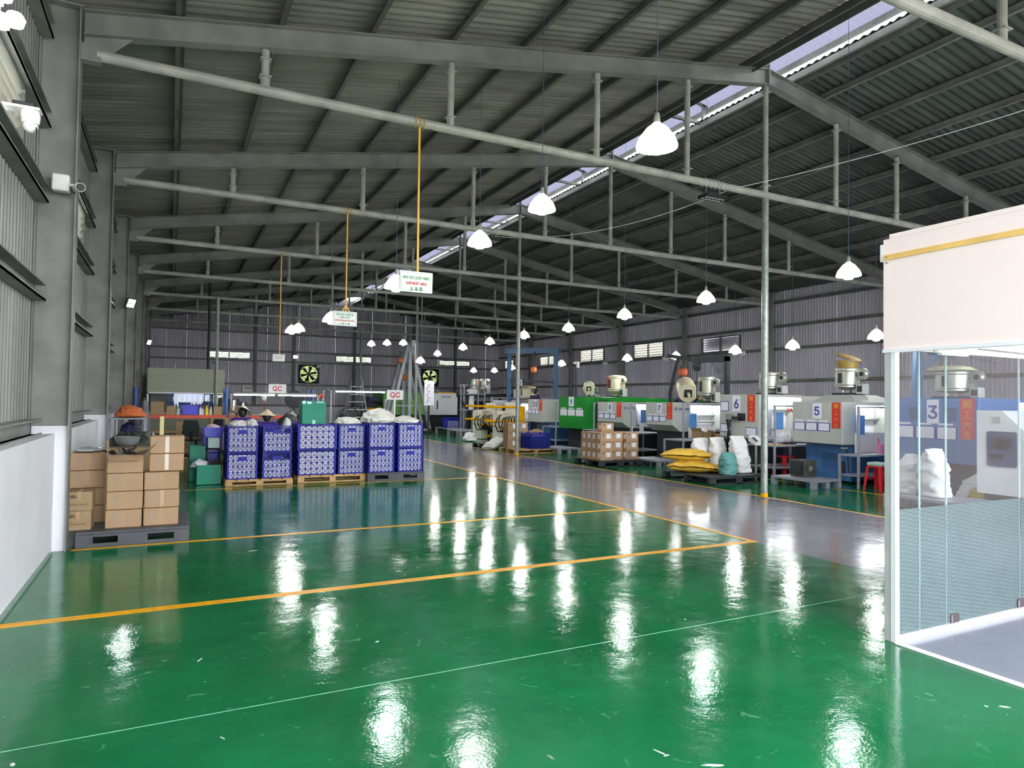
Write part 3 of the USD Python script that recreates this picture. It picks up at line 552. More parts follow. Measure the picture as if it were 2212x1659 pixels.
def carton(label, w, d, h, loc, rz=0, style='lines', group=None, m=None, opened=False, tp=None):
    t = thing('carton', label, 'carton', loc, rz, group); o = t.loc; m = m or kraft; y = -d/2
    L = lambda q: q   # local coordinates
    t2 = Th(t.path, t.prim, (0, 0, 0))
    if opened:
        for q in ((-w/2, -w/2+.006, -d/2, d/2), (w/2-.006, w/2, -d/2, d/2), (-w/2, w/2, -d/2, -d/2+.006), (-w/2, w/2, d/2-.006, d/2)): MB().box(*q, 0, h).build(t2, 'side_panel', m)
        MB().box(-w/2, w/2, -d/2, d/2, 0, .006).build(t2, 'base', m)
        for s, ang in ((-1, 1.5), (1, .75)):
            p = np.array([s*w/2, 0, h]); q = p+np.array([s*math.cos(ang)*.16, 0, math.sin(ang)*.16])
            MB().hull([p+(0, -d/2, 0), p+(0, d/2, 0), q+(0, -d/2, 0), q+(0, d/2, 0), p+(.006, -d/2, 0), q+(.006, d/2, 0)]).build(t2, 'flap', m)
        MB().hull([(-w/2, -d/2, h), (w/2, -d/2, h), (-w/2+.02, -d/2-.1, h-.05), (w/2-.02, -d/2-.1, h-.05), (0, -d/2, h+.006)]).build(t2, 'flap', m)
    else:
        MB().rbox(-w/2, w/2, -d/2, d/2, 0, h, .006).build(t2, 'body', m)
        MB().box(-w/2+.004, w/2-.004, -.002, .002, h, h+.0008).build(t2, 'seam', kraftd)
    if style == 'lines':
        MB().box(-w*.32, -w*.16, y-.0012, y, h*.6, h*.85).build(t2, 'print_block', greybr)
        mb = MB()
        for k in range(6): mb.box(-w*.32, (-.02 if k % 2 else .05)*w, y-.001, y, h*(.15+.07*k), h*(.15+.07*k)+.004)
        for k in range(5): mb.box(w*.1, w*.33, y-.001, y, h*(.3+.09*k), h*(.3+.09*k)+.003)
        mb.build(t2, 'print_lines', greybr)
        MB().box(-.02, .02, y-.0016, y, h*.06, h*.99).box(-.02, .02, -d/2, d/2, h+.0008, h+.0016).build(t2, 'tape_strip', tp or tape)
    elif style == 'hongnhat':
        mb = MB(); a = np.linspace(0, math.pi, 11); c = (-w*.25, h*.68)
        for r0, r1 in ((.035, .026), (.021, .0)):
            for j in range(10): mb.raw([(c[0]+r*math.cos(q), y-.0012, c[1]+r*math.sin(q)) for r, q in ((r0, a[j]), (r0, a[j+1]), (r1, a[j+1]), (r1, a[j]))], [(0, 1, 2, 3)])
        mb.build(t2, 'semicircle_emblem', darkpr)
        MB().text('HỒNG NHẬT', .021, (-.004, y-.0002, h*.28), (1, 0, 0), (0, 0, 1), width=w*.72, depth=.0012).build(t2, 'lettering', darkpr)
        MB().box(-w*.36, w*.36, y-.001, y, h*.07, h*.11).box(w*.18, w*.4, y-.001, y, h*.9, h*.93).build(t2, 'print_line', greybr)
        mb = MB()
        for q in ((.2, .4, .8, .81), (.2, .4, .5, .51), (.2, .205, .5, .81), (.395, .4, .5, .81)): mb.box(w*q[0], w*q[1], y-.001, y, h*q[2], h*q[3])
        mb.build(t2, 'print_box', greybr); MB().box(-.015, .015, y-.0016, y, h*.55, h).box(-.015, .015, -d/2, d/2, h+.0008, h+.0016).build(t2, 'tape_strip', tape)
    elif style == 'label':
        MB().box(-w*.05, w*.3, y-.0015, y, h*.35, h*.85).build(t2, 'white_label', paper)
        mb = MB(); a = np.linspace(0, math.pi, 9)
        for j in range(8): mb.raw([(-w*.28+r*math.cos(q), y-.0012, h*.72+r*math.sin(q)*1.3) for r, q in ((.028, a[j]), (.028, a[j+1]), (0, a[j+1]), (0, a[j]))], [(0, 1, 2, 3)])
        mb.build(t2, 'semicircle_emblem', darkpr); MB().box(-w*.4, w*.36, y-.001, y, h*.16, h*.2).build(t2, 'print_line', greybr)
    return t
kg = 'tall stacks of brown cartons on the grey plastic pallet'
W_, D_, H_ = .345, .33, .195
for st, (xc, yc, n, dx) in {'left': (-.815, 9.07, 4, 0), 'middle': (-.425, 8.63, 4, 0), 'right': (-.065, 8.64, 5, .04)}.items():
    for i in range(n):
        top = i == n-1; pos = ['bottom', 'second from the bottom', 'third from the bottom', 'fourth from the bottom', 'top'][4 if top else i]
        up2 = st == 'right' and i > 2
        carton('brown taped carton, %s of the %s stack on the grey pallet' % (pos, st) if not (st == 'middle' and top) else 'open brown carton with raised flaps on top of the middle stack', W_, D_, H_-.002,
               (xc+(dx if up2 else 0)+R.uniform(-.005, .005), yc+(.07 if up2 else 0)+R.uniform(-.006, .006), .161+i*(H_+.003)), R.uniform(-.02, .02), group=kg, opened=st == 'middle' and top, tp=mat('white_tape', (226, 212, 196), .2) if up2 else None)
for i, z in enumerate((.161, .367)):
    carton('small brown carton lettered HỒNG NHẬT, %s of the two by the column' % ['lower', 'upper'][i], .235, .26, .204, (-.845+i*.008, 8.59, z), -.03, style='hongnhat', m=kraftd)
c = thing('scrap_pile', 'black and silver scrap mouldings piled in the open carton', 'scrap', (-.425, 8.65, .9))
for i in range(14):
    p = np.array([-.425+R.uniform(-.13, .13), 8.65+R.uniform(-.12, .12), .9+R.uniform(0, .06)]); q = p+np.array([R.uniform(-.1, .1), R.uniform(-.1, .1), R.uniform(.02, .12)])
    MB().bar(p, q, .03, .015).build(c, 'moulding', [black, dark, galv][i % 3])
tm = noisy(trimesh.creation.icosphere(3, 1.), .0, 1); tm.apply_scale([.16, .14, .03]); tm.apply_translation([-.82, 9.08, .165+4*.198+.018])
s_ = MB().tm(noisy(tm, .03, 9)).build(None, 'plastic_sheet', mat('crumpled_silver_film', (190, 194, 200), .15, .3), smooth=True); tag(s_.prim, 'crumpled silver plastic sheet on top of the left carton stack', 'plastic sheet')
# ---------------------------------------------------------------- blue lattice crates on three pallets
def crate_proto(w, d, h, nx, label, loc, plate=True, m=None):
    m = m or cratebl
    t0 = thing('lattice_crate', label, 'crate', loc, group='blue lattice crates in two layers on pallets'); t = Th(t0.path, t0.prim, (0, 0, 0)); c = .045
    for sx in (-1, 1):
        for sy in (-1, 1):
            mb = MB(); x, y = sx*(w/2), sy*(d/2)
            mb.box(*sorted((x, x-sx*c)), *sorted((y, y-sy*.014)), 0, h).box(*sorted((x, x-sx*.014)), *sorted((y, y-sy*c)), 0, h)
            for zz in (.1, .22, .34): mb.box(*sorted((x+sx*.004, x-sx*c)), *sorted((y+sy*.004, y-sy*c)), zz, zz+.012)
            mb.build(t, 'corner_post', m)
    def side(L, axis, s, nn, plate):
        mb = MB(); a0, a1 = -L/2+c, L/2-c; zt, ny = h-.035, 4; z0 = .02
        P = (lambda u, z: (u, s*(d/2-.007), z)) if axis == 'x' else (lambda u, z: (s*(w/2-.007), u, z)); nrm = (0, 1, 0) if axis == 'x' else (1, 0, 0)
        cw, ch = (a1-a0)/nn, (zt-z0)/ny
        for j in range(ny+1): mb.bar(P(a0, z0+j*ch), P(a1, z0+j*ch), .010, .012, nrm)
        mb.bar(P(a0, h-.006), P(a1, h-.006), .013, .012, nrm)
        for i in range(nn*2+1):
            u = a0+i*cw/2; mb.bar(P(u, zt), P(u, h-.008), .007, .01, nrm)
        for i in range(nn+1): mb.bar(P(a0+i*cw, z0), P(a0+i*cw, zt), .009, .012, nrm)
        for i in range(nn):
            for j in range(ny):
                if plate and j == ny-1 and abs(i+.5-nn/2) < 1.1: continue
                u, z = a0+i*cw, z0+j*ch
                mb.bar(P(u, z), P(u+cw, z+ch), .0075, .01, nrm); mb.bar(P(u+cw, z), P(u, z+ch), .0075, .01, nrm)
        mb.build(t, 'lattice_side', m)
        if plate:
            b = MB(); b.bar(P(-cw, z0+(ny-.62)*ch), P(cw, z0+(ny-.62)*ch), ch*.72, .012, nrm) if False else b.box(*((-cw, cw, *sorted((s*(d/2), s*(d/2-.014)))) if axis == 'x' else (*sorted((s*(w/2), s*(w/2-.014))), -cw, cw)), z0+(ny-1)*ch, z0+(ny-.3)*ch)
            b.build(t, 'label_plate', m)
    side(w, 'x', -1, nx, plate); side(w, 'x', 1, nx, plate); ny_ = max(4, round(nx*d/w)); side(d, 'y', -1, ny_, False); side(d, 'y', 1, ny_, False)
    MB().box(-w/2+.01, w/2-.01, -d/2+.01, d/2-.01, 0, .012).build(t, 'floor_panel', m)
    return t0
def crate_load(label, x, y, z, w, d, h, rows, m=bagw, seed=0):
    t = thing('bagged_goods', label, 'bags', (x, y, z), group='white bagged goods packed inside the blue crates')
    for j in range(rows):
        z0, z1 = z+.014+j*h/rows, z+.014+(j+1)*h/rows-.004
        bx = trimesh.creation.box((w, d, z1-z0)).subdivide().subdivide().subdivide(); bx.apply_translation((x, y, (z0+z1)/2)); v = np.array(bx.vertices)
        v[:, :2] += (meshkit.noise(v*14+seed+j)-.5)[:, None]*.014; v[:, 2] += (meshkit.noise(v*9+seed*3+j)-.5)*.012
        MB().raw(v, bx.faces).build(t, 'bag', m, smooth=50)
HC = .478
crates = [(1.185, 13.1, .11, 'n', 'left pallet, left'), (1.785, 13.1, .11, 'n', 'left pallet, right'), (2.52, 13.15, .135, 'w', 'middle pallet, wide left'), (3.18, 13.15, .135, 'n', 'middle pallet, narrow right'), (3.72, 12.95, .16, 'n', 'right pallet, left'), (4.31, 12.95, .16, 'n', 'right pallet, right')]
protos = {}
for i, (xc, yf, z0, kind, nm) in enumerate(crates):
    w, d = (.545, .74) if kind == 'n' else (.735, .52)
    for j in range(2):
        lab = 'blue lattice crate packed with white bags, %s column, %s layer' % (nm, ['lower', 'upper'][j]); loc = (xc, yf+d/2+.004*j, z0+j*(HC+.008))
        if kind not in protos: protos[kind] = crate_proto(w, d, HC, 6, lab, loc, kind == 'n')
        else: dup(protos[kind], loc, 0, lab)
        hh = HC-.05 if not (i == 1) else HC-.16
        crate_load('white bagged goods inside the crate of the %s column, %s layer' % (nm, ['lower', 'upper'][j]), xc, loc[1], loc[2], w-.036, d-.036, hh, 5, bagw, i*2+j)
wood_pallet('wooden pallet under the left pair of blue crate columns', .9, 2.07, 13.06, 14.0, .11)
wood_pallet('wooden pallet under the middle pair of blue crate columns', 2.16, 3.46, 13.1, 14.05, .135)
plastic_pallet('plastic_pallet', 'black plastic pallet under the right pair of blue crate columns', 3.43, 4.6, 12.9, 13.9, blackpal, h=.16, closed=True)
def cloth_heap(label, x, y, z, rx, ry, rz_, seed, m=bagc, name='cloth_bundle', amp=.5):
    ic = trimesh.creation.icosphere(4, 1.); v = np.array(ic.vertices); v[:, 2] = np.where(v[:, 2] < 0, v[:, 2]*.15, v[:, 2])
    n = meshkit.fbm(v*1.6+seed*3.1)-.5; n2 = np.abs(meshkit.noise(v*np.array([3, 3, 7])+seed)-.5)
    v = v*(1+amp*n)[:, None]*(1-.25*n2)[:, None]; v = v*np.array([rx, ry, rz_]); v[:, 2] -= v[:, 2].min()
    t = MB().raw(v+np.array([x, y, z]), ic.faces).build(None, name, m, smooth=True); tag(t.prim, label, 'cloth' if name == 'cloth_bundle' else name.replace('_', ' '))
cloth_heap('crumpled cream cloth sticking out of the far left crate', 1.13, 13.4, 1.06, .2, .26, .1, 1)
cloth_heap('white paper sheets sticking up from the left crate', 1.34, 13.3, 1.06, .12, .2, .13, 2, mat('off_white_paper', (206, 206, 202), .6))
cloth_heap('cream cloth bundle heaped on the narrow crate of the middle pallet', 3.16, 13.45, 1.09, .27, .3, .14, 3)
cloth_heap('tall heap of folded white cloth on the left crate of the right pallet', 3.72, 13.3, 1.11, .33, .36, .26, 4)
cloth_heap('flat white cloth heap on the far right crate', 4.3, 13.3, 1.11, .27, .33, .13, 5)
cloth_heap('small white bag leaning on the second crate column', 2.0, 13.45, 1.0, .08, .12, .2, 6)
t = thing('packing_box', 'tall teal plastic box with clear tape standing on the wide crate', 'box', (2.45, 13.42, 1.11))
MB().rbox(2.235, 2.69, 13.24, 13.62, 1.102, 1.545, .008).build(t, 'body', tealbox)
MB().box(2.24, 2.68, 13.238, 13.24, 1.33, 1.334).box(2.46, 2.462, 13.2385, 13.24, 1.12, 1.5).build(t, 'fold_line', mat('teal_fold', (30, 124, 104)))
MB().box(2.43, 2.49, 13.237, 13.24, 1.1, 1.18).box(2.24, 2.3, 13.237, 13.24, 1.49, 1.545).box(2.33, 2.41, 13.237, 13.24, 1.49, 1.53).box(2.5, 2.64, 13.237, 13.24, 1.51, 1.53).build(t, 'tape_strip', mat('shiny_tape', (150, 206, 190), .08))
# ---------------------------------------------------------------- clutter behind the cartons
def open_box(name, label, cat, x0, x1, y0, y1, z0, z1, m, rim=0, th=.008, flaps=0, rz=0):
    t = thing(name, label, cat, ((x0+x1)/2, (y0+y1)/2, z0))
    for q in ((x0, x0+th, y0, y1), (x1-th, x1, y0, y1), (x0, x1, y0, y0+th), (x0, x1, y1-th, y1)): MB().box(*q, z0, z1).build(t, 'side_panel', m)
    MB().box(x0, x1, y0, y1, z0, z0+th).build(t, 'base', m)
    if rim:
        for q in ((x0-rim, x1+rim, y0-rim, y0+.003), (x0-rim, x1+rim, y1-.003, y1+rim), (x0-rim, x0+.003, y0, y1), (x1-.003, x1+rim, y0, y1)): MB().rbox(*q, z1-.03, z1, .004).build(t, 'rim', m)
        n = 5
        for i in range(n): u = x0+(x1-x0)*(i+.5)/n; MB().box(u-.006, u+.006, y0-.008, y0, z0+.02, z1-.03).build(t, 'rib', m)
    for k in range(flaps):
        p = np.array([x0 if k % 2 == 0 else x1, (y0+y1)/2, z1]); s = -1 if k % 2 == 0 else 1; e = p+np.array([s*.1*(.6+.4*k), 0, .09-.05*k]); w = (y1-y0)/2
        MB().hull([p+(0, -w, 0), p+(0, w, 0), e+(0, -w, 0), e+(0, w, 0), p+(.005, w, .005), e+(.005, -w, .005)]).build(t, 'flap', m)
    return t
open_box('packing_box', 'low teal plastic box full of cardboard dividers at the yellow floor line', 'box', .44, .86, 13.38, 13.8, 0, .36, tealbox, flaps=2)
t = thing('divider_stack', 'brown cardboard dividers leaning in the low teal box', 'cardboard', (.75, 13.6, .3))
for i in range(8): MB().hull([(.6+i*.03, 13.42, .05), (.6+i*.03, 13.74, .05), (.66+i*.035, 13.42, .45+.006*i), (.66+i*.035, 13.74, .46), (.606+i*.03, 13.42, .05), (.666+i*.035, 13.74, .45)]).build(t, 'divider', kraftd)
cloth_heap('white paper sheets spilling out of the low teal box', .5, 13.58, .3, .15, .16, .12, 11, paper, 'paper_sheets', .8)
open_box('packing_box', 'taller open teal plastic box behind the low one', 'box', .33, .62, 13.95, 14.35, 0, .67, tealbox, flaps=1)
open_box('plastic_tote', 'blue plastic tote below the upper one beside the left crates', 'tote', .53, .86, 14.35, 14.8, .0, .5, totebl, .012)
open_box('plastic_tote', 'blue plastic tote with white parts at the far left crate, upper of two', 'tote', .58, .92, 14.3, 14.75, .51, 1.0, totebl, .012)
cloth_heap('white and red plastic parts heaped in the upper blue tote', .75, 14.5, .96, .13, .16, .09, 12, mat('white_red_parts', (226, 200, 206), .4), 'plastic_parts')
t = open_box('packing_box', 'see-through green plastic box perched between the teal boxes and the blue totes', 'box', .64, .86, 13.95, 14.2, .62, .82, mat('clear_green_plastic', (40, 132, 118), .2), flaps=1)
t = thing('side_table', 'low black stand under the see-through green box', 'table', (.73, 14.08, 0))
MB().rbox(.63, .88, 13.93, 14.22, .59, .615, .005).build(t, 'top', black)
for x in (.65, .86):
    for y in (13.95, 14.2): MB().box(x-.012, x+.012, y-.012, y+.012, 0, .59).build(t, 'leg', black)
carton('plain brown carton on the floor just left of the teal boxes', .3, .3, .32, (.2, 15.6, 0), .1, 'none', m=kraftd)
# tarp, leaves and cloth along the left wall
cloth_heap('dark green tarpaulin heaped high behind the cartons by the left wall', -.5, 11.3, 0, .42, .7, 1.02, 21, mat('dark_green_tarp', (44, 54, 42), .6, 0, .5, 18.), 'tarpaulin', .35)
s_ = MB().bar((-.1, 10.1, 0), (-.1, 10.4, 1.32), .05, .02, (0, 1, 0)).build(None, 'wooden_batten', mat('pale_yellow_wood', (206, 200, 140), .5)); tag(s_.prim, 'pale yellow wooden batten leaning upright beside the dark tarpaulin', 'batten')
t = thing('swivel_chair', 'grey shell of an old chair lying on the dark tarpaulin heap', 'chair', (-.3, 10.2, 0))
t2 = Th(t.path, t.prim, (0, 0, 0))
MB().box(-.43, .12, -.15, .15, 0, .92).build(t2, 'box_base', kraftd)
MB().lathe([(.0, 0), (.08, .01), (.13, .05), (.15, .12), (.14, .13), (.12, .06), (.07, .03), (0, .02)], (-.2, 0, .93), 16).build(t2, 'shell', mat('grey_shell', (130, 136, 140), .3), smooth=40)
t = thing('metal_shelf', 'grey metal shelf with an orange cloth against the left wall', 'shelf', (-.72, 15.4, 0))
for z in (.35, .75, 1.14): MB().rbox(-1.02, -.42, 14.9, 15.9, z, z+.03, .004).build(t, 'shelf_board', greyst)
for x in (-1.0, -.44):
    for y in (14.92, 15.88): MB().box(x-.015, x+.015, y-.015, y+.015, 0, 1.17).build(t, 'upright', greyst)
cloth_heap('orange cloth bundle on top of the metal shelf by the left wall', -.7, 15.2, 1.17, .27, .3, .22, 22, mat('orange_cloth', (214, 112, 62), .75), 'cloth_bundle')
cloth_heap('dark blue cloth bundle on the middle board of the metal shelf', -.72, 15.4, .785, .2, .33, .24, 23, navy)
cloth_heap('pale blue plastic bag at the foot of the metal shelf', -.3, 14.7, 0, .12, .2, .75, 24, mat('pale_blue_bag', (190, 204, 220), .4), 'plastic_bag')
cloth_heap('heap of grey cable scrap beside the left end of the rack', -.6, 18.9, 0, .22, .3, 1.3, 25, mat('grey_scrap', (104, 108, 112), .5, 0, .4, 20.), 'cable_scrap')
# ---------------------------------------------------------------- pallet rack and its load
t = thing('pallet_rack', 'blue and orange pallet rack in front of the grey booth', 'rack', (1.6, 21.9, 0))
for x in (-.87, 1.48, 3.96):
    for y in (21.5, 22.4):
        mb = MB().box(x-.045, x+.045, y-.008, y+.03, 0, 1.85).box(x-.045, x-.035, y-.008, y+.05, 0, 1.85).box(x+.035, x+.045, y-.008, y+.05, 0, 1.85); mb.build(t, 'upright', rackblue)
        mb = MB()
        for k in range(30):
            for q in (-.02, .02): mb.box(x+q-.006, x+q+.006, y-.0095, y-.008, .08+k*.058, .1+k*.058)
        mb.build(t, 'slot_holes', dark)
    for z0, z1 in ((.2, .9), (.9, 1.7)): MB().bar((x, 21.53, z0), (x, 22.4, z1), .03, .03).build(t, 'brace', rackblue)
for z in (.45, 1.02):
    for y in (21.46, 22.44):
        for x0, x1 in ((-.83, 1.44), (1.52, 3.92)): MB().rbox(x0, x1, y-.025, y+.025, z-.06, z+.045, .005).build(t, 'beam', orange)
    MB().box(-.83, 3.92, 21.48, 22.4, z+.02, z+.04).build(t, 'deck_board', woodply if z > 1 else dark)
MB().box(1.55, 3.3, 21.42, 22.3, 1.07, 1.085).build(t, 'plywood_sheet', mat('grey_board', (176, 180, 176), .5))
ZR = 1.062
kr = 'cartons on the rack shelf'
for lab, px0, px1, h, d in (('tall brown carton at the left end of the rack shelf', 325, 354, .38, .34), ('small brown carton second on the rack shelf', 359, 379, .26, .3), ('brown carton at the blue upright end of the rack shelf', 461, 479, .25, .25)):
    a, b = Yp(px0, 898, 21.55)[0], Yp(px1, 898, 21.55)[0]; carton(lab, b-a, d, h, ((a+b)/2, 21.55+d/2, ZR), 0, 'none', kr, kraftd)
open_box('plastic_tote', 'blue plastic tote on the rack shelf among bottles', 'tote', .29, .72, 21.55, 21.85, ZR, ZR+.29, totebl, .012)
def bottle(name, label, x, y, z, r, h, m, cap, group=None):
    t = thing(name, label, 'bottle', (x, y, z), group=group)
    MB().lathe([(0, 0), (r, 0), (r, h*.62), (r*.85, h*.72), (r*.38, h*.82), (r*.38, h*.9), (0, h*.9)], (x, y, z), 12).build(t, 'body', m, smooth=40)
    MB().cyl((x, y, z+h*.88), (x, y, z+h), r*.42, 10).build(t, 'cap', cap)
bottle('jar', 'yellow cylindrical jar on the rack shelf', .94, 21.62, ZR, .055, .28, mat('yellow_jar', (240, 206, 40), .3), mat('yellow_jar', (240, 206, 40)))
clearp = mat('clear_bottle_plastic', (206, 214, 214), .15)
for i, (x, c, h) in enumerate([(.2, 'green', .24), (.78, 'red', .27), (.85, 'blue', .22), (1.06, 'white', .24)]):
    bottle('bottle', 'clear plastic bottle with %s cap on the rack shelf' % ['a pale green', 'a red', 'a blue', 'a white'][i], x, 21.68, ZR, .05, h, clearp, mat('cap_'+c, {'green': (200, 220, 90), 'red': (220, 50, 60), 'blue': (60, 110, 200), 'white': (235, 235, 235)}[c]))
# cartons, chairs under and before the rack
for i in range(2):
    for j in range(3):
        carton('brown carton in the block of six below the rack, %s column, %s row' % (['left', 'right'][i], ['bottom', 'middle', 'top'][j]), .5, .42, .295, (1.25+i*.53, 20.9, .1+j*.3), 0, 'none', 'six brown cartons below the rack', kraftd)
plastic_pallet('plastic_pallet', 'black pallet under the block of six brown cartons', .98, 2.1, 20.6, 21.2, blackpal, h=.1)
carton('brown carton standing left of the office chair', .38, .35, .9, (.33, 20.9, 0), 0, 'none', m=kraftd)
t = thing('work_table', 'dark low bench under the left end of the rack', 'table', (-.55, 20.4, 0))
MB().rbox(-.95, .12, 20.1, 20.8, .62, .66, .006).build(t, 'top', woodply)
for x in (-.9, .07):
    for y in (20.15, 20.75): MB().box(x-.02, x+.02, y-.02, y+.02, 0, .62).build(t, 'leg', dark)
MB().rbox(-.9, -.5, 20.2, 20.7, .66, .98, .02).build(t, 'black_case', black)
MB().box(-.3, .1, 20.3, 20.75, .15, .2).build(t, 'lower_shelf', dark)
def office_chair(label, x, y, rz):
    t0 = thing('office_chair', label, 'chair', (x, y, 0), rz); t = Th(t0.path, t0.prim, (0, 0, 0)); f = mat('dark_grey_fabric', (62, 68, 72), .8)
    MB().rbox(-.23, .23, -.22, .22, .43, .5, .03).build(t, 'seat', f); MB().hull([(-.2, .22, .55), (.2, .22, .55), (-.22, .28, .8), (.22, .28, .8), (-.17, .3, .98), (.17, .3, .98), (-.2, .27, .55), (.2, .27, .55), (-.22, .33, .8), (.22, .33, .8), (-.17, .35, .98), (.17, .35, .98)]).build(t, 'backrest', f)
    MB().bar((0, .1, .44), (0, .29, .44), .06, .02).bar((0, .29, .43), (0, .31, .7), .06, .02, (0, 1, 0)).build(t, 'back_bracket', black)
    for s in (-1, 1): MB().tube([(s*.24, .18, .5), (s*.28, .18, .68), (s*.28, 0, .7), (s*.28, -.1, .68), (s*.24, -.05, .5)], .018, 8).build(t, 'armrest', black)
    MB().cyl((0, 0, .12), (0, 0, .44), .03).build(t, 'gas_lift', black)
    for k in range(5):
        a = k*1.2566; e = np.array([.27*math.cos(a), .27*math.sin(a), .07]); MB().bar((0, 0, .12), e, .04, .03).cyl(e+(0, -.02, -.04), e+(0, .02, -.04), .03, 10).build(t, 'base_arm', orange if k in (3, 4) else black)
office_chair('dark grey office chair left of the six cartons', .62, 19.6, 2.7)
office_chair('second dark office chair, further back under the rack beam', .98, 20.35, -.9)
# grey booth with bottle shelf behind the rack
t = thing('booth', 'sage grey panel booth with a wide glass front behind the rack', 'booth', (.45, 27.4, 0))
x0, x1, y0 = -.73, 1.7, 26.0
MB().rbox(x0, x1, y0, y0+.05, 1.73, 2.57, .005).build(t, 'upper_panel', boothm); MB().rbox(x0, x1, y0, y0+.05, 0, 1.0, .005).build(t, 'lower_panel', boothm)
MB().box(x0, x0+.05, y0+.05, 29, 0, 2.55).build(t, 'side_panel', boothm); MB().box(x1-.05, x1, y0+.05, 29, 0, 2.55).build(t, 'side_panel', boothm); MB().box(x0, x1, 28.95, 29, 0, 2.55).build(t, 'back_panel', white_panel)
MB().box(x0+.05, x1-.05, y0+.05, 28.95, 2.5, 2.55).build(t, 'roof', boothm)
for q in ((x0, x0+.05, 1.0, 1.73), (x1-.05, x1, 1.0, 1.73), (x0, x1, 1.69, 1.735), (x0, x1, 1.0, 1.04)): MB().box(q[0], q[1], y0-.005, y0+.045, q[2], q[3]).build(t, 'window_frame', white_al)
MB().box(x0+.05, x1-.05, y0+.02, y0+.026, 1.04, 1.69).build(t, 'glass_pane', glass)
MB().box(-.1, 1.5, 26.75, 26.78, 1.0, 1.72).build(t, 'shelf_back', mat('blue_shelf_back', (110, 130, 200), .5))
for z in (1.08, 1.4): MB().box(-.1, 1.5, 26.45, 26.78, z, z+.02).build(t, 'shelf', mat('blue_shelf', (80, 100, 180), .4))
MB().cyl((.5, 26.5, 1.9), (.8, 26.5, 1.9), .02, 8).build(t, 'work_lamp', tube_m)
for i in range(17):
    z = (1.1, 1.42)[i % 2]; x = -.02+i*.088
    bottle('bottle', 'small bottle on the %s blue booth shelf, %s from the left' % (('lower', 'upper')[i % 2], ORD[i//2]), x, 26.6, z, .035, .2+.05*R.random(), clearp, mat(['cap_red', 'cap_blue', 'cap_white', 'cap_green'][i % 4], (200, 80, 70)), 'bottles on the booth shelf')
t = thing('antenna', 'small white wireless antenna on top of the booth panel', 'antenna', (.1, 26.1, 2.57)); MB().bar((.1, 26.1, 2.57), (.13, 26.1, 2.75), .04, .03).bar((.1, 26.1, 2.58), (.26, 26.05, 2.5), .02, .02).build(t, 'stick', white_pl)
# ---------------------------------------------------------------- packing and QC tables
def qc_bench(label, x0, x1, y, zt, tubes, sign, posts):
    t = thing('packing_table', label, 'table', ((x0+x1)/2, y, 0))
    MB().rbox(x0, x1, y-.4, y+.4, .72, .76, .006).build(t, 'top', mat('pale_table_top', (196, 200, 200), .4))
    for x in (x0+.03, x1-.03):
        for yy in (y-.37, y+.37): MB().box(x-.02, x+.02, yy-.02, yy+.02, 0, .72).build(t, 'leg', greyst)
    for x in posts: MB().box(x-.02, x+.02, y-.02, y+.02, .76, zt+.06).build(t, 'lamp_post', pipe_m)
    MB().box(min(posts)-.02, max(posts)+.02, y-.02, y+.02, zt+.03, zt+.06).build(t, 'lamp_rail', steel)
    for a, b in tubes:
        MB().rbox(a, b, y-.02, y+.02, zt+.005, zt+.03, .004).build(t, 'tube_housing', white_pl); MB().cyl((a+.02, y, zt-.008), (b-.02, y, zt-.008), .017, 10).build(t, 'fluorescent_tube', tube_m)
    a, b, z0, z1, pole = sign
    s = thing('area_sign', ['white QC sign above the double tube lamp', 'white QC sign on a thin white pole near the gantry crane'][pole], 'sign', ((a+b)/2, y-.05, z0))
    bd = MB().rbox(a, b, y-.06, y-.045, z0, z1, .004).build(s, 'board', white_pl)
    MB().text('QC', (z1-z0)*.52, ((a+b)/2, y-.0605, z0+(z1-z0)*.24), (1, 0, 0), (0, 0, 1), True).build(bd, 'lettering', redprint)
    if pole: MB().cyl(((a+b)/2, y-.03, .02), ((a+b)/2, y-.03, z1-.02), .02, 10).lathe([(0, 0), (.2, 0), (.2, .015), (.03, .03)], ((a+b)/2, y-.03, 0), 16).build(s, 'pole', white_pl)
    else: MB().box((a+b)/2-.02, (a+b)/2+.02, y-.045, y-.03, z0-.03, z1).build(s, 'bracket', steel)
qc_bench('packing table with a long double tube lamp behind the left crates', 1.3, 3.55, 18.35, 1.665, [(1.4, 2.42), (2.47, 3.47)], (2.24, 2.68, 1.72, 1.95, 0), [1.36, 3.52])
qc_bench('packing table with a single tube lamp behind the right crates', 3.6, 5.35, 18.2, 1.79, [(3.92, 5.3)], (5.33, 5.8, 1.585, 1.855, 1), [3.62, 3.82])
t = thing('knot_ornament', 'red and white tassel ornament hanging below the double tube lamp', 'ornament', (2.13, 18.15, 1.3))
MB().lathe([(0, .06), (.05, .03), (.055, 0), (.04, -.05), (0, -.06)], (2.13, 18.15, 1.58), 12).build(t, 'white_bulb', white_pl, smooth=True); MB().lathe([(0, .03), (.025, 0), (0, -.03)], (2.13, 18.15, 1.47), 10).cyl((2.13, 18.15, 1.25), (2.13, 18.15, 1.66), .006, 6).build(t, 'red_knot', redst)
cloth_heap('red ribbon flower tied to the lamp post of the first packing table', 3.56, 18.15, 1.6, .06, .06, .1, 31, redst, 'ribbon_flower')
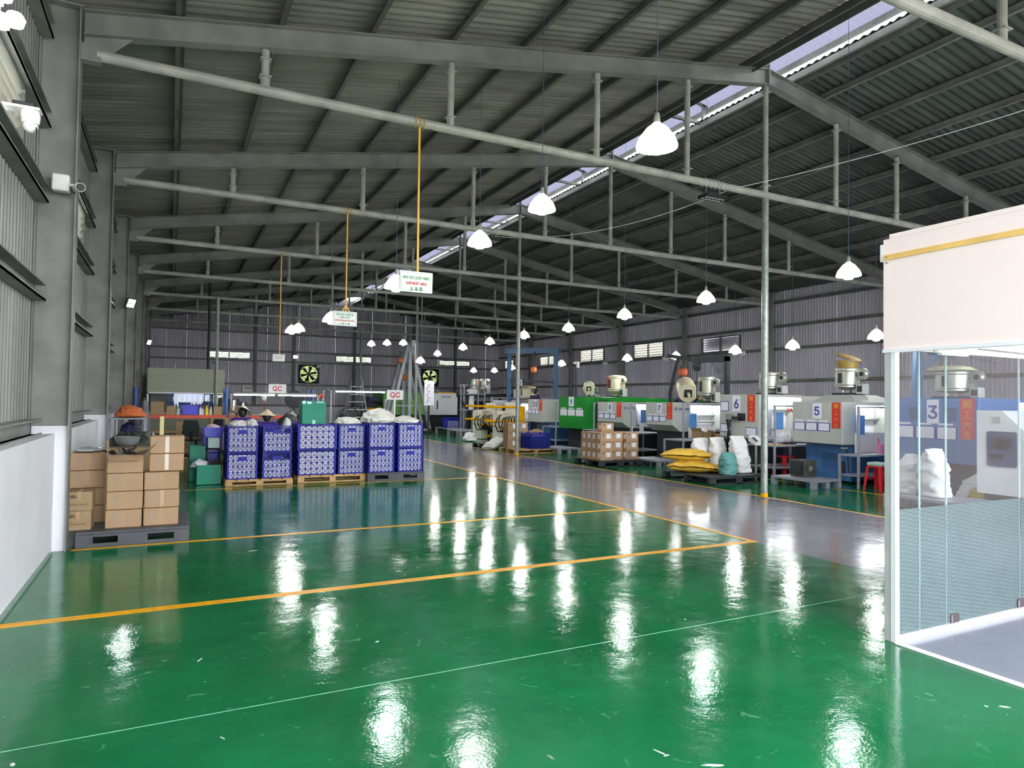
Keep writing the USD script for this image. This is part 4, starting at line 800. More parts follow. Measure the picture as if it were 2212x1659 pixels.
def round_fan(name, label, p, d, r, m_guard, m_blade, pole=True, drum=False):
    t = thing(name, label, 'fan', (p[0], p[1], 0)); p = np.array(p, float); d = np.array(d, float); d /= np.linalg.norm(d); a = np.cross(d, (0, 0, 1)); a /= np.linalg.norm(a); b = np.cross(a, d)
    mb = MB(); an = np.linspace(0, 2*math.pi, 29)
    for rr, o in ((r, 0), (r*.93, .05), (r*.93, -.05), (r*.6, .075), (r*.3, .08)): mb.tube([p+d*o+rr*(a*math.cos(q)+b*math.sin(q)) for q in an], .006, 5, False)
    for k in range(20):
        q = k*math.pi/10; e = a*math.cos(q)+b*math.sin(q)
        for s in (-1, 1): mb.tube([p+d*s*.085+e*.05, p+d*s*.075+e*r*.6, p+e*r], .003, 4, False)
    mb.build(t, 'guard', m_guard)
    for k in range(3):
        q = k*2.094+.5; e = a*math.cos(q)+b*math.sin(q); f_ = np.cross(d, e)
        MB().hull([p+e*.06+f_*.03, p+e*.06-f_*.03+d*.02, p+e*r*.85+f_*r*.3-d*.02, p+e*r*.8-f_*r*.12+d*.03, p+e*r*.85+f_*r*.3-d*.014, p+e*r*.8-f_*r*.12+d*.036]).build(t, 'blade', m_blade)
    mb = MB().cyl(p-d*.06, p+d*.09, r*.2, 14); mb.build(t, 'hub', dark)
    if drum: MB().tube([p-d*.09, p-d*.085, p-d*.03], [.02, r*.98, r], 28).build(t, 'drum', m_blade)
    MB().cyl((p[0], p[1], .03), p-d*.05, .022, 10).lathe([(0, 0), (.22, 0), (.22, .02), (.03, .05)], (p[0], p[1], 0), 16).build(t, 'stand', dark)
round_fan('pedestal_fan', 'rust-coloured round fan in front of the tilted straw hat', (1.455, 17.84, 1.2), (-.1, -1, 0), .18, mat('rusty_guard', (186, 140, 110), .5), mat('tan_blade', (200, 160, 130), .5))
round_fan('pedestal_fan', 'big black open fan behind the cloth bundles', (4.85, 20.5, .98), (-.2, -1, .1), .36, black, black)
round_fan('pedestal_fan', 'black drum fan seen from behind below the second tube lamp', (3.3, 20.9, 1.55), (.15, 1, .1), .27, black, black, drum=True)
for i, (x, r, h, lab) in enumerate([(2.75, .3, .55, 'shiny steel drum against the far wall, left one'), (3.25, .22, .4, 'low shiny steel machine case against the far wall'), (7.2, .28, .5, 'shiny steel drum against the far wall, right one')]):
    t = thing('steel_drum', lab, 'drum', (x, 36, 0)); MB().lathe([(0, 0), (r, 0), (r, .9+h), (r*.9, .95+h), (0, .97+h)], (x, 36+i*.6, 0), 20).build(t, 'drum_shell', mat('shiny_steel', (190, 192, 196), .2, .9), smooth=40); MB().lathe([(r+.01, .5), (r+.02, .52), (r+.01, .54)], (x, 36+i*.6, 0), 20).build(t, 'hoop', galv)
cloth_heap('dark heap of black mouldings behind the packing tables', 3.2, 19.4, 0, .9, .5, 1.05, 33, mat('black_mouldings', (36, 38, 40), .4, 0, .5, 14.), 'moulding_heap', .4)
s_ = thing('notice_board', 'small white notice with red line on the far wall left of the QC sign', 'sign', (3.9, YF-.1, 1.5)); MB().rbox(3.55, 4.2, YF-.17, YF-.15, 1.9, 2.28, .005).build(s_, 'board', white_pl); MB().box(3.65, 4.1, YF-.173, YF-.17, 2.08, 2.12).build(s_, 'red_line', redprint); MB().box(3.62, 4.12, YF-.173, YF-.17, 2.17, 2.21).build(s_, 'green_line', greenprint)
s_ = thing('exit_light', 'small cream light box on the far wall by the left fan', 'lamp', (6.35, YF-.1, 3.9)); MB().rbox(6.2, 6.5, YF-.32, YF-.14, 3.85, 4.07, .01).build(s_, 'box', white_pl); MB().box(6.22, 6.48, YF-.325, YF-.32, 3.87, 4.05).build(s_, 'face', glow('soft_cream_glow', (1, .97, .85), 1.2))
# ladder, gantry crane
t = thing('step_ladder', 'tall grey aluminium step ladder standing open before the far wall', 'ladder', (6.4, 26, 0))
al = mat('aluminium', (150, 154, 160), .4, .5)
for s, yb in ((-1, 25.5), (1, 26.5)):
    for q in (-1, 1): MB().bar((6.4+q*.5, yb, 0), (6.4+q*.2, 26+s*.04, 2.36), .05, .03).build(t, 'rail', al)
    for k in range(1, 8):
        f_ = k/8; z = 2.36*f_; w = .5-.3*f_; y = yb+(26+s*.04-yb)*f_; MB().box(6.4-w, 6.4+w, y-.03, y+.03, z-.01, z+.012).build(t, 'step', al)
t = thing('gantry_crane', 'tall grey A-frame gantry crane with an orange chain hoist', 'crane', (10.15, 31.5, 0)); gs = mat('crane_grey', (150, 156, 160), .45)
def pt(px, py, y): return Yp(px, py, y)
for y, off in ((30.6, 0.), (32.2, 0.)):
    dx = pt(886, 750, 30.6)[0] if y == 30.6 else pt(872, 778, 32.2)[0]; zt = 4.2 if y == 30.6 else 3.9
    for q in (-1.05, 1.05): MB().bar((dx+q, y, .12), (dx+q*.08, y, zt), .14, .14, (0, 1, 0)).build(t, 'leg', gs)
    MB().bar((dx, y, .2), (dx, y, zt), .16, .16, (0, 1, 0)).build(t, 'centre_post', gs); MB().bar((dx-1.1, y, .16), (dx+1.1, y, .16), .14, .1).bar((dx-.75, y, 1.3), (dx+.75, y, 1.3), .05, .05).build(t, 'tie_beam', gs)
    for q in (-1.05, 1.05): MB().cyl((dx+q-.03, y, .07), (dx+q+.03, y, .07), .07, 14).build(t, 'castor', black)
xa, xb = pt(886, 750, 30.6)[0], pt(872, 778, 32.2)[0]
MB().bar((xa+.1, 30.3, 4.25), (xb-.05, 32.6, 3.95), .22, .3).build(t, 'top_beam', mat('pale_beam', (190, 194, 196), .4))
hm = mat('hoist_orange', (226, 120, 44), .4)
MB().rbox(xa-.35, xa-.05, 31.2, 31.5, 3.35, 3.6, .05).build(t, 'hoist', hm); MB().cyl((xa-.2, 31.35, 2.5), (xa-.2, 31.35, 3.9), .02, 6).build(t, 'chain', dark); MB().rbox(xa-.12, xa+.08, 31.2, 31.4, 2.5, 2.8, .05).build(t, 'hook_block', hm)
# ---------------------------------------------------------------- glass office at the right
t = thing('glass_office', 'white-framed glass office with frosted lower panes at the right edge', 'office', (4.4, 2.9, 0))
MB().rbox(4.385, 4.425, -1.5, 2.975, 1.985, 2.75, .003).build(t, 'upper_panel', white_panel)
MB().box(4.376, 4.385, -1.5, 2.97, 2.605, 2.64).build(t, 'yellow_rail', mat('honey_rail', (240, 196, 110), .35))
for z in (2.625, 2.585): MB().cyl((4.372, 2.945, z), (4.386, 2.945, z), .006, 8).build(t, 'rivet', galv)
MB().box(4.375, 4.43, -1.5, 2.975, 1.965, 1.987).build(t, 'lower_trim', white_al)
MB().rbox(4.385, 4.42, 2.972, 3.0, 2.6, 2.72, .003).build(t, 'corner_tab', white_al)
MB().rbox(4.388, 4.43, 2.925, 2.97, 0, 1.97, .003).build(t, 'corner_post', mat('pale_grey_post', (184, 188, 188), .4)); MB().rbox(4.385, 4.428, 2.885, 2.925, 0, 1.97, .004).build(t, 'white_post', white_al)
MB().rbox(4.428, 7.6, 2.885, 2.925, 0, .045, .004).build(t, 'sill', white_al); MB().rbox(4.37, 4.42, -1.5, 2.885, 0, .012, .003).build(t, 'threshold', white_al)
MB().box(4.42, 7.6, -1.5, 2.885, 0, .004).build(t, 'floor_panel', mat('office_grey_floor', (126, 132, 146), .18, 0, .04))
MB().box(4.425, 7.6, 2.885, 2.93, 1.985, 2.75).build(t, 'rear_panel', white_panel); MB().box(4.385, 7.6, -1.5, 2.93, 2.75, 2.78).build(t, 'roof_panel', white_panel); MB().box(7.58, 7.62, -1.5, 2.9, 0, 2.75).build(t, 'side_panel', white_panel)
for i, (a, b, y) in enumerate([(4.43, 4.667, 2.898), (4.672, 4.978, 2.898), (4.984, 5.935, 2.898), (5.945, 7.58, 2.898)]):
    MB().box(a, b, y, y+.008, .05, 1.985).build(t, 'glass_pane', glass)
    MB().box(a, b, y-.002, y-.0005, .05, .895).build(t, 'frosted_film', film)
    MB().box(b-.004, b+.002, y-.002, y+.009, .05, 1.985).build(t, 'pane_edge', mat('glass_edge', (200, 226, 226), .2))
for x in (5.06, 5.93): MB().rbox(x-.045, x+.045, 2.88, 2.925, .05, .115, .006).build(t, 'hinge_clamp', mat('brushed_hinge', (120, 112, 116), .3, .8))
MB().rbox(4.84, 5.16, 2.84, 2.88, 1.965, 2.02, .005).box(4.8, 4.84, 2.845, 2.87, 1.98, 2.02).build(t, 'door_closer', white_pl)
MB().tube([(5.2, 2.8, 2.02), (5.55, 2.72, 2.0), (6.2, 2.6, 1.97)], .006, 6).build(t, 'closer_arm', galv)
# ---------------------------------------------------------------- injection moulding machines
def cards(t, xf, y0, y1, zt, num, docs=3, ncol=None, frame=True, zoff=0):
    """number card, document frames on the face that looks at the aisle (towards -x)"""
    yc = (y0+y1)/2; ux, uz = (0, -1, 0), (0, 0, 1); U = lambda f: y1-(y1-y0)*f
    def plate(name, f0, f1, z0, z1, m, d=.004):
        MB().box(xf-d, xf, U(f1), U(f0), z0, z1).build(t, name, m)
    return plate, U
def machine(n, y0, y1, zt, zb, xs, L, face, base, label, sidelogo=None, cham=0, bannerpos=(.8, .96), numpos=(.42, .6), docz=.5, red='full', xf=12.0, opening=1.2, base_x=.35):
    t = thing('moulding_machine', label, 'machine', (xf, (y0+y1)/2, 0)); h = zt-zb
    # front cover
    if cham: MB().prism([(xf, zt), (xf, zb+.12), (xf+cham, zb-.05), (xs, zb-.05), (xs, zt)], 'y', y0, y1).build(t, 'front_cover', face)
    else: MB().rbox(xf, xs, y0, y1, zb, zt, .012).build(t, 'front_cover', face)
    xo = xs+opening
    MB().rbox(xo, xf+L, y0+.02, y1, zb, zt-.02, .012).build(t, 'rear_cover', face)
    MB().box(xs, xo, y0+.45, y1, zb-.05, zt-.06).build(t, 'inner_wall', machwhite)
    MB().box(xs, xo, y0, y1, zt-.06, zt).build(t, 'top_beam', face); MB().box(xs, xo, y0, y0+.45, zb-.06, zb).build(t, 'gate_sill', greyst)
    MB().cyl((xs+.05, y0+.1, zt-.1), (xo-.05, y0+.1, zt-.1), .02, 8).build(t, 'work_lamp', tube_m)
    for z in (zb+.2, zt-.35): MB().cyl((xs, y0+.36, z), (xo, y0+.36, z), .035, 10).build(t, 'tie_bar', galv)
    MB().rbox(xs+.25, xs+.5, y0+.25, y0+.5, zb+.05, zt-.2, .01).build(t, 'platen', greyst)
    MB().rbox(xf+base_x, xf+L, y0+.06, y1-.06, .04, zb-.02, .01).build(t, 'base', base)
    for x in (xf+base_x+.1, xf+L-.3):
        for y in (y0+.12, y1-.2): MB().box(x, x+.14, y, y+.1, 0, .05).build(t, 'levelling_foot', dark)
    U = lambda f: y1-(y1-y0)*f; ux, uz = (0, -1, 0), (0, 0, 1)
    last = [t]
    def plate(name, f0, f1, z0, z1, m, d=.004, sub_=False):
        last.__setitem__(0, MB().box(xf-d, xf, min(U(f0), U(f1)), max(U(f0), U(f1)), z0, z1).build(last[0] if sub_ else t, name, m)) if not sub_ else MB().box(xf-d, xf, min(U(f0), U(f1)), max(U(f0), U(f1)), z0, z1).build(last[0], name, m)
    if n:
        z0 = zt-h*.4 if n != '9' else zt-h*.3; plate('number_card', numpos[0], numpos[1], z0, zt-.03 if n != '9' else zt, paper)
        MB().text(n, (zt-z0)*.5, (xf-.0045, U((numpos[0]+numpos[1])/2), z0+(zt-z0)*.2), ux, uz, True).build(last[0], 'numeral', bluepr)
        w = (bannerpos[0]-.06)/3 if red else .28
        for k in range(3):
            f0 = .03+k*w if red else .06+k*.31
            dz0, dz1 = zt-h*(docz+.2), zt-h*docz
            if n == '6': continue
            plate('document_frame', f0+.005, f0+w-.005, dz0, dz1, bluepr if n != '9' else white_pl, .005)
            plate('document_sheet', f0+.02, f0+w-.02, dz0+.012, dz1-.012, paper, .007, True)
            plate('header_strip', f0+.03, f0+w-.05, dz1+.02, dz1+.055, paper)
        if red:
            zb_ = zt-h*(.62 if red == 'full' else .5); plate('red_banner', bannerpos[0], bannerpos[1], zb_, zt-.012, redp, .006)
            yc = U((bannerpos[0]+bannerpos[1])/2); s = min((zt-zb_)*.2, (bannerpos[1]-bannerpos[0])*(y1-y0)*.75); mb = MB()
            for k, g in enumerate(('open', 'work', 'great', 'luck')): mb.glyph(G[g], s, (xf-.0065, yc, zt-.02-(zt-zb_)*(.13+.245*k)), ux, uz, .1, .003)
            mb.build(last[0], 'gold_lettering', gold)
    if sidelogo:
        mb = MB(); mb.text('HAITIAN', .05, ((xf+xs)/2+.08, y0-.001, zt-.2), (1, 0, 0), uz, True, width=(xs-xf)*.55); mb.build(t, 'maker_lettering', bluepr)
        MB().lathe([(.03, 0), (.045, 0), (.045, .004), (.03, .004)], (xf+.1, y0-.004, zt-.17), 6, axis='y').build(t, 'maker_emblem', bluepr)
    return t
def table(label, x0, x1, y0, y1, z, board=.32, folder=True):
    t = thing('work_table', label, 'table', ((x0+x1)/2, (y0+y1)/2, 0))
    MB().rbox(x0, x1, y0, y1, z-.035, z, .004).build(t, 'top', greyst); MB().rbox(x0+.02, x1-.02, y0+.02, y1-.02, .22, .245, .003).build(t, 'lower_shelf', greyst)
    for x in (x0+.02, x1-.02):
        for y in (y0+.02, y1-.02): MB().box(x-.02, x+.02, y-.02, y+.02, 0, z-.035).build(t, 'leg', greyst)
    if board:
        xb = x0+(y1-y0)*1.1; MB().box(xb, x1, y1-.02, y1, z, z+board).build(t, 'back_board', white_pl); MB().box(x0+.002, x0+.038, y0+.002, y0+.038, z, 1.58).build(t, 'frame_post', greyst)
        MB().box(x0+.002, x1, y0+.005, y0+.03, 1.55, 1.58).build(t, 'frame_rail', greyst)
    if folder:
        c = MB().rbox(xb+.02, xb+.25, y1-.045, y1-.03, z+board-.03, z+board+.36, .004).build(None, 'clipboard', mat('blue_folder', (90, 150, 220), .4)); tag(c.prim, 'blue folder hanging above the table ' + label.replace('grey work table ', ''), 'folder')
    return t
m5 = machine('5', 9.0, 10.22, 1.665, .8, 12.42, 5.0, machgrey, machblue, 'moulding machine number 5, pale grey over a blue base, right of the pipe post')
mb = MB()
for i in range(8):
    for j in range(10): mb.cyl((12.346, 9.75-i*.045-(j % 2)*.02, .3+j*.032), (12.352, 9.75-i*.045-(j % 2)*.02, .3+j*.032), .011, 6)
mb.build(m5, 'vent_grille', dark)
MB().rbox(12.335, 12.352, 9.2, 9.28, .22, .45, .02).build(m5, 'sight_glass', dark); MB().rbox(12.33, 12.352, 9.14, 9.3, .7, .74, .006).build(m5, 'socket_box', white_pl); MB().tube([(12.33, 9.16, .71), (12.28, 9.1, .6), (12.26, 9.06, .3), (12.22, 8.95, .12), (12.2, 8.8, .05)], .012, 6).build(m5, 'cable', dark)
m6 = machine('6', 11.14, 12.38, 1.825, .8, 12.2, 5.2, machgrey, dark, 'moulding machine number 6, tall pale door panel with a black handle recess', bannerpos=(.72, .9), numpos=(.34, .54), xf=12.0)
MB().text('50', .07, (13.35, 11.15, 1.42), (1, 0, 0), (0, 0, 1), True).build(m6, 'model_number', black); MB().bar((12.95, 11.155, 1.5), (13.0, 11.155, 1.42), .02, .02).bar((13.0, 11.155, 1.42), (13.05, 11.155, 1.5), .02, .02).bar((13.05, 11.155, 1.5), (13.1, 11.155, 1.42), .02, .02).build(m6, 'red_mark', redprint)
MB().rbox(11.985, 12.005, 11.55, 11.8, 1.2, 1.38, .01).build(m6, 'handle_recess', black); MB().bar((11.93, 11.68, 1.27), (11.93, 11.98, 1.27), .05, .06).build(m6, 'handle_bar', dark); MB().rbox(11.9, 11.98, 11.9, 12.1, 1.22, 1.36, .01).build(m6, 'hose_manifold', galv)
for k, y in enumerate((11.95, 12.06)): MB().tube([(11.92, y, 1.22), (11.9, y+.03-.1*k, 1.0), (11.9, y+.06-.22*k, .8), (11.98, y+.04-.24*k, .55)], .024, 8).build(m6, 'hose', black)
for q in ((.03, .24, 1.42, 1.66), (.03, .3, .92, 1.12), (.68, .94, .86, 1.06)):
    U = lambda f: 12.38-1.24*f
    MB().box(11.994, 12., U(q[1]), U(q[0]), q[2], q[3]).build(m6, 'document_frame', bluepr); MB().box(11.992, 11.994, U(q[1])+.015, U(q[0])-.015, q[2]+.015, q[3]-.015).build(m6, 'document_sheet', paper)
machine('7', 14.1, 15.25, 1.615, .88, 12.6, 5.0, machgrey, dark, 'moulding machine number 7, pale grey with a slanted lower edge', True, .25, docz=.52, bannerpos=(.79, .97))
machine('8', 16.35, 17.66, 1.605, .88, 12.5, 5.0, machgrey, dark, 'moulding machine number 8, pale grey, above the labelled small cartons', True, .25, docz=.5, bannerpos=(.78, .95))
m9 = machine('9', 18.42, 20.03, 1.765, .7, 12.45, 5.2, machgreen, dark, 'bright green moulding machine number 9', red=None, docz=.4, numpos=(.4, .6))
MB().rbox(12.45, 14.6, 18.4, 18.9, 1.6, 1.765, .01).build(m9, 'green_hood', machgreen); MB().text('HAITIAN', .05, (12.75, 18.395, 1.63), (1, 0, 0), (0, 0, 1), True, width=.34).build(m9, 'maker_lettering', black)
machine('10', 21.18, 22.3, 1.675, .83, 13.0, 5.0, machgrey, machblue, 'moulding machine number 10, pale grey over blue base, beside the green one', docz=.45, bannerpos=(.78, .96), red='half', opening=.7)
m11 = machine('11', 24.0, 25.2, 1.55, .8, 12.5, 4.8, machwhite, mat('strong_blue', (50, 100, 196), .4), 'moulding machine with a blue base just behind number 10', red=None, xf=12.6)
m3 = machine('3', 6.45, 7.95, 1.75, .62, 13.2, 5.0, machblue, dark, 'blue moulding machine number 3 seen through the office glass', docz=.44, bannerpos=(.8, .95), numpos=(.42, .56))
for f in (.2, .66):
    for k in range(8): MB().box(11.995, 12.0, 7.95-1.5*(f+.1), 7.95-1.5*f, 1.36+k*.03, 1.372+k*.03).build(m3, 'vent_slot', dark)
t = thing('control_cabinet', 'white control cabinet with a dark screen seen through the office glass', 'cabinet', (11.2, 5.5, 0))
MB().prism([(5.3, .3), (5.95, .3), (5.95, 1.55), (5.6, 1.55), (5.3, 1.25)], 'x', 11.0, 11.8).build(t, 'body', machwhite); MB().rbox(10.985, 11.0, 5.4, 5.8, .72, 1.24, .02).build(t, 'screen_panel', mat('dark_blue_panel', (44, 62, 96), .3)); MB().box(10.98, 10.985, 5.47, 5.72, .98, 1.15).build(t, 'screen', mat('dark_screen', (58, 84, 120), .15)); MB().box(10.98, 10.985, 5.58, 5.77, .82, .91).build(t, 'keypad', paper); MB().box(11.1, 11.7, 5.35, 5.9, 0, .3).build(t, 'plinth', dark)
MB().box(10.985, 11.0, 5.62, 5.72, 1.36, 1.46).build(t, 'switch_plate', machgrey)
machine(None, 3.6, 5.0, 1.7, .7, 12.6, 5.0, machblue, dark, 'blue moulding machine at the far right behind the office glass', red=None, xf=12.1)
table('grey work table with a pink basket, right of machine 5', 11.8, 13.3, 8.5, 8.95, .64, .4)
table('grey work table with a yellow folder and red stool below', 11.5, 12.9, 10.25, 11.05, .72, .34)
table('grey work table with open cartons behind the white sacks', 11.62, 13.4, 13.25, 14.02, .66, .3)
table('grey work table with a red-capped bottle left of machine 7', 11.55, 12.7, 15.34, 16.25, .74, .28)
table('grey work table behind the single top carton, by green machine', 11.9, 13.1, 17.72, 18.36, .72, .26)
table('grey work table before the lit gap left of the green machine', 11.95, 13.1, 20.15, 21.1, .72, .26, False)
# small things on the tables
open_box('carton', 'open brown carton of parts on the table between machines 6 and 7', 'carton', 12.35, 12.72, 13.35, 13.75, .66, .86, kraftd, flaps=1)
open_box('carton', 'second low open carton on the table between machines 6 and 7', 'carton', 12.74, 13.05, 13.3, 13.7, .66, .8, kraft, flaps=1)
cloth_heap('white moulded parts heaped in the open carton on the machine 7 table', 12.55, 13.55, .78, .14, .15, .13, 41, mat('white_parts', (226, 216, 220), .4), 'moulded_parts')
bottle('bottle', 'white bottle with red cap on the machine 8 table', 12.0, 15.9, .74, .035, .22, white_pl, redst); bottle('bottle', 'small clear bottle with red cap on the machine 7 table', 13.2, 13.8, .66, .035, .16, clearp, redst)
cloth_heap('black and cream gear parts on the machine 7 table', 13.25, 13.4, .66, .12, .12, .12, 42, mat('gear_parts', (120, 110, 90), .4, 0, .8, 40.), 'moulded_parts', 1.)
cloth_heap('clear plastic bag on the table between machines 5 and 6', 12.35, 10.75, .72, .14, .14, .22, 43, mat('clear_bag', (226, 226, 236), .2), 'plastic_bag', .8)
cloth_heap('black and red tools on the table between machines 5 and 6', 12.2, 10.5, .72, .22, .1, .06, 44, mat('dark_tools', (60, 40, 46), .4, 0, .7, 30.), 'hand_tools', .8)
s_ = MB().box(11.55, 11.95, 10.3, 10.55, .721, .727).build(None, 'yellow_folder', yellow); tag(s_.prim, 'yellow folder on the front edge of the table by machine 5', 'folder')
t = thing('pink_basket', 'small pink plastic basket on the table right of machine 5', 'basket', (12.62, 8.65, .64)); MB().lathe([(.07, 0), (.095, .2), (.09, .2), (.066, .006), (0, .006)], (12.75, 8.7, .641), 12).build(t, 'bucket', mat('pink_plastic', (236, 150, 190), .4))
s_ = t; MB().bar((12.75, 8.7, .7), (12.65, 8.7, .95), .012, .012).build(t, 'brush_handle', redst)
# hoppers and gear on top of the machines
def hopper(label, x, y, z, r, h, m, blower=True, lid=None, tape_=False):
    t = thing('hopper_dryer', label, 'hopper', (x, y, z))
    MB().rbox(x-r*.9, x+r*.9, y-r*.9, y+r*.9, z, z+.04, .006).build(t, 'mount_plate', dark); MB().lathe([(r*.35, .03), (r*.4, .1), (r, .3*h), (r, h), (r*.95, h+.02), (0, h+.02)], (x, y, z), 24).build(t, 'barrel', m, smooth=40)
    for q in (.36, .9): MB().lathe([(r+.002, q*h), (r+.014, q*h+.01), (r+.002, q*h+.02)], (x, y, z), 24).build(t, 'band', galv)
    MB().rbox(x-r-.012, x-r*.9, y-.05, y+.05, z+h*.45, z+h*.85, .008).build(t, 'sight_window', dark)
    if blower:
        c = np.array([x, y-r-.13, z+h*.8]); MB().lathe([(0, -.06), (.09, -.06), (.12, -.03), (.12, .03), (.09, .06), (0, .06)], c, 18, axis='x').cyl(c-(0, 0, .02), (x, y-r*.6, z+h*.55), .045, 10).build(t, 'blower', m, smooth=40); MB().lathe([(.0, -.065), (.05, -.065), (.05, -.058)], c, 14, axis='x').build(t, 'blower_inlet', dark)
        MB().rbox(x-.1, x+.1, y-r-.2, y-r-.03, z+.02, z+h*.42, .01).build(t, 'control_box', machgrey); MB().box(x-.104, x-.1, y-r-.17, y-r-.06, z+.06, z+h*.34).build(t, 'button_plate', dark)
    if tape_:
        MB().box(x-r-.008, x-r*.8, y+.06, y+.14, z+h*.45, z+h*.95).build(t, 'red_banner', redp)
    if lid: MB().lathe([(0, h+.02), (r*.5, h+.05), (r*1.05, h+.02), (r*1.05, h), (r, h)], (x, y, z), 24).build(t, 'lid', lid)
    return t
t = thing('sloped_hood', 'grey sloped hood under the hopper of machine 5', 'hood', (12.9, 9.5, 1.665)); MB().hull([(12.45, 9.05, 1.667), (12.45, 10.1, 1.667), (13.9, 9.05, 1.667), (13.9, 10.1, 1.667), (12.6, 9.25, 1.82), (12.6, 9.85, 1.82), (13.4, 9.25, 1.82), (13.4, 9.85, 1.82)]).build(t, 'hood', machgrey)
hopper('steel hopper with a tilted yellow lid on machine 5', 12.95, 9.6, 1.822, .24, .55, hopgrey)
t = thing('feed_funnel', 'tilted yellow funnel lid on top of the machine 5 hopper', 'lid', (12.95, 9.6, 2.4)); MB().lathe([(.0, 0), (.2, 0), (.22, .16), (.21, .16), (.19, .01), (0, .01)], (12.95, 9.6, 2.395), 20).build(t, 'funnel', mat('amber_plastic', (160, 134, 62), .25))
a = np.linspace(0, 2*math.pi, 25)[:-1]; mb = MB(); mb.hull([(12.95+.25*math.cos(q), 9.58+.25*math.sin(q), 2.62+.1*math.sin(q)+o) for q in a for o in (0, .02)]); mb.build(t, 'tilted_lid', mat('amber_lid', (112, 96, 56), .3))
hopper('steel hopper under clear sheet behind the pipe post on machine 6', 12.85, 11.6, 1.83, .25, .5, hopgrey, True, mat('cloudy_lid', (190, 186, 172), .2))
hopper('tall grey hopper with a vertical window standing behind the lying drum', 13.85, 14.8, 1.62, .24, .72, hopgrey)
hopper('round cream hopper with blower and red banner on machine 9', 13.9, 19.3, 1.77, .3, .72, cream, True, cream, True)
hopper('small grey hopper on machine 10', 14.6, 21.9, 1.68, .24, .5, hopgrey)
hopper('cream hopper of the machine behind number 10, beside the worker', 13.2, 24.5, 1.55, .32, .62, cream)
t = thing('number_board', 'white number card standing on the cream hopper near the blue gantry', 'sign', (12.95, 24.0, 2.25)); MB().box(12.6, 13.2, 23.95, 24.6, 2.195, 2.215).build(t, 'cardboard_plate', kraftd); MB().box(12.62, 12.63, 24.0, 24.36, 2.215, 2.46).build(t, 'card', paper); MB().text('15', .15, (12.619, 24.18, 2.26), (0, -1, 0), (0, 0, 1), True).build(t, 'numeral', bluepr)
hopper('square grey hopper under a cream sheet on blue machine 3', 13.3, 7.6, 1.75, .3, .5, hopgrey, True)
cloth_heap('stiff cream sheet draped over the hopper of machine 3', 13.3, 7.65, 2.27, .42, .42, .1, 51, mat('cream_sheet', (206, 200, 172), .5), 'plastic_sheet', .4)
def lying_drum(label, x, y, z, r, L, m, tilt):
    t = thing('mixer_drum', label, 'mixer', (x, y, z)); c = np.array([x, y, z+r+.12]); d = np.array([0, -math.cos(tilt), -math.sin(tilt)]); d = np.array([-.55, -.83*math.cos(tilt), -math.sin(tilt)]); d /= np.linalg.norm(d)
    P = [c-d*L/2, c-d*L*.42, c+d*L*.4, c+d*L/2]; MB().tube(P, [r*.8, r, r, r*.92], 22).build(t, 'drum', m, smooth=40); MB().tube([c+d*L*.5, c+d*L*.52], [r*1.0, r*1.0], 22).build(t, 'end_flange', cream)
    e = c+d*L*.525; MB().bar(e, e+d*.02, r*.8, r*.8).build(t, 'hatch', dark); MB().cyl(e, e+d*.25, .04).build(t, 'spout', m)
    for q in (-.3, .3): MB().bar(c+d*L*q, (c[0]+d[0]*L*q, c[1]+d[1]*L*q, z), .05, .05).build(t, 'cradle', dark)
lying_drum('pale green drum lying on top of green machine 9', 12.75, 19.3, 1.77, .2, .62, mat('pale_green_drum', (186, 200, 160), .4), .15)
lying_drum('tilted cream drum with a handle lying on machine 7', 12.9, 14.6, 1.62, .26, .85, cream, .3)
t = thing('sensor_pole', 'dark pole with a small white sensor head above machine 9', 'pole', (12.6, 19.9, 1.77)); MB().cyl((12.6, 19.9, 1.77), (12.6, 19.9, 2.95), .03, 10).build(t, 'pole', dark); MB().rbox(12.5, 12.7, 19.8, 19.95, 2.9, 3.0, .02).box(12.56, 12.62, 19.72, 19.82, 2.78, 2.95).build(t, 'sensor_head', machwhite)
t = thing('jib_crane', 'dark steel jib arm with a plate gusset above machine 6', 'crane', (12.6, 12.75, 0))
MB().bar((12.6, 12.75, 0), (12.6, 12.75, 2.8), .1, .1, (0, 1, 0)).build(t, 'post', dark); MB().bar((12.6, 12.7, 2.76), (12.6, 13.95, 2.76), .1, .16).build(t, 'arm', dark); MB().hull([(12.6, 12.8, 2.68), (12.6, 12.8, 2.05), (12.6, 13.35, 2.68), (12.62, 12.8, 2.68), (12.62, 12.8, 2.05), (12.62, 13.35, 2.68)]).build(t, 'gusset', mat('worn_steel_plate', (110, 116, 122), .4, .4, .4)); MB().lathe([(0, -.04), (.14, -.03), (.14, .03), (0, .04)], (12.6, 13.85, 2.6), 18, axis='x').build(t, 'trolley', dark); MB().cyl((12.6, 13.85, 1.75), (12.6, 13.85, 2.6), .014, 6).build(t, 'chain', dark)
t = thing('jib_crane', 'dark jib post with an orange chain hoist above machine 7', 'crane', (13.0, 15.0, 0)); MB().tube([(12.95, 15.35, 0), (12.95, 15.35, 1.9), (13.0, 15.2, 2.55), (13.05, 15.1, 2.95)], .05, 10).cyl((13.3, 15.3, 0), (13.3, 15.3, 2.7), .03, 8).build(t, 'post', dark); MB().bar((12.9, 15.4, 2.98), (13.1, 14.55, 2.82), .07, .1).build(t, 'arm', dark); MB().rbox(12.9, 13.1, 14.72, 15.0, 2.38, 2.6, .05).build(t, 'hoist', mat('hoist_red_orange', (206, 94, 60), .4)); MB().cyl((13.0, 14.86, 2.55), (13.05, 14.86, 2.86), .02, 6).build(t, 'hook_rod', dark)
bl2 = mat('gantry_blue', (70, 110, 146), .45)
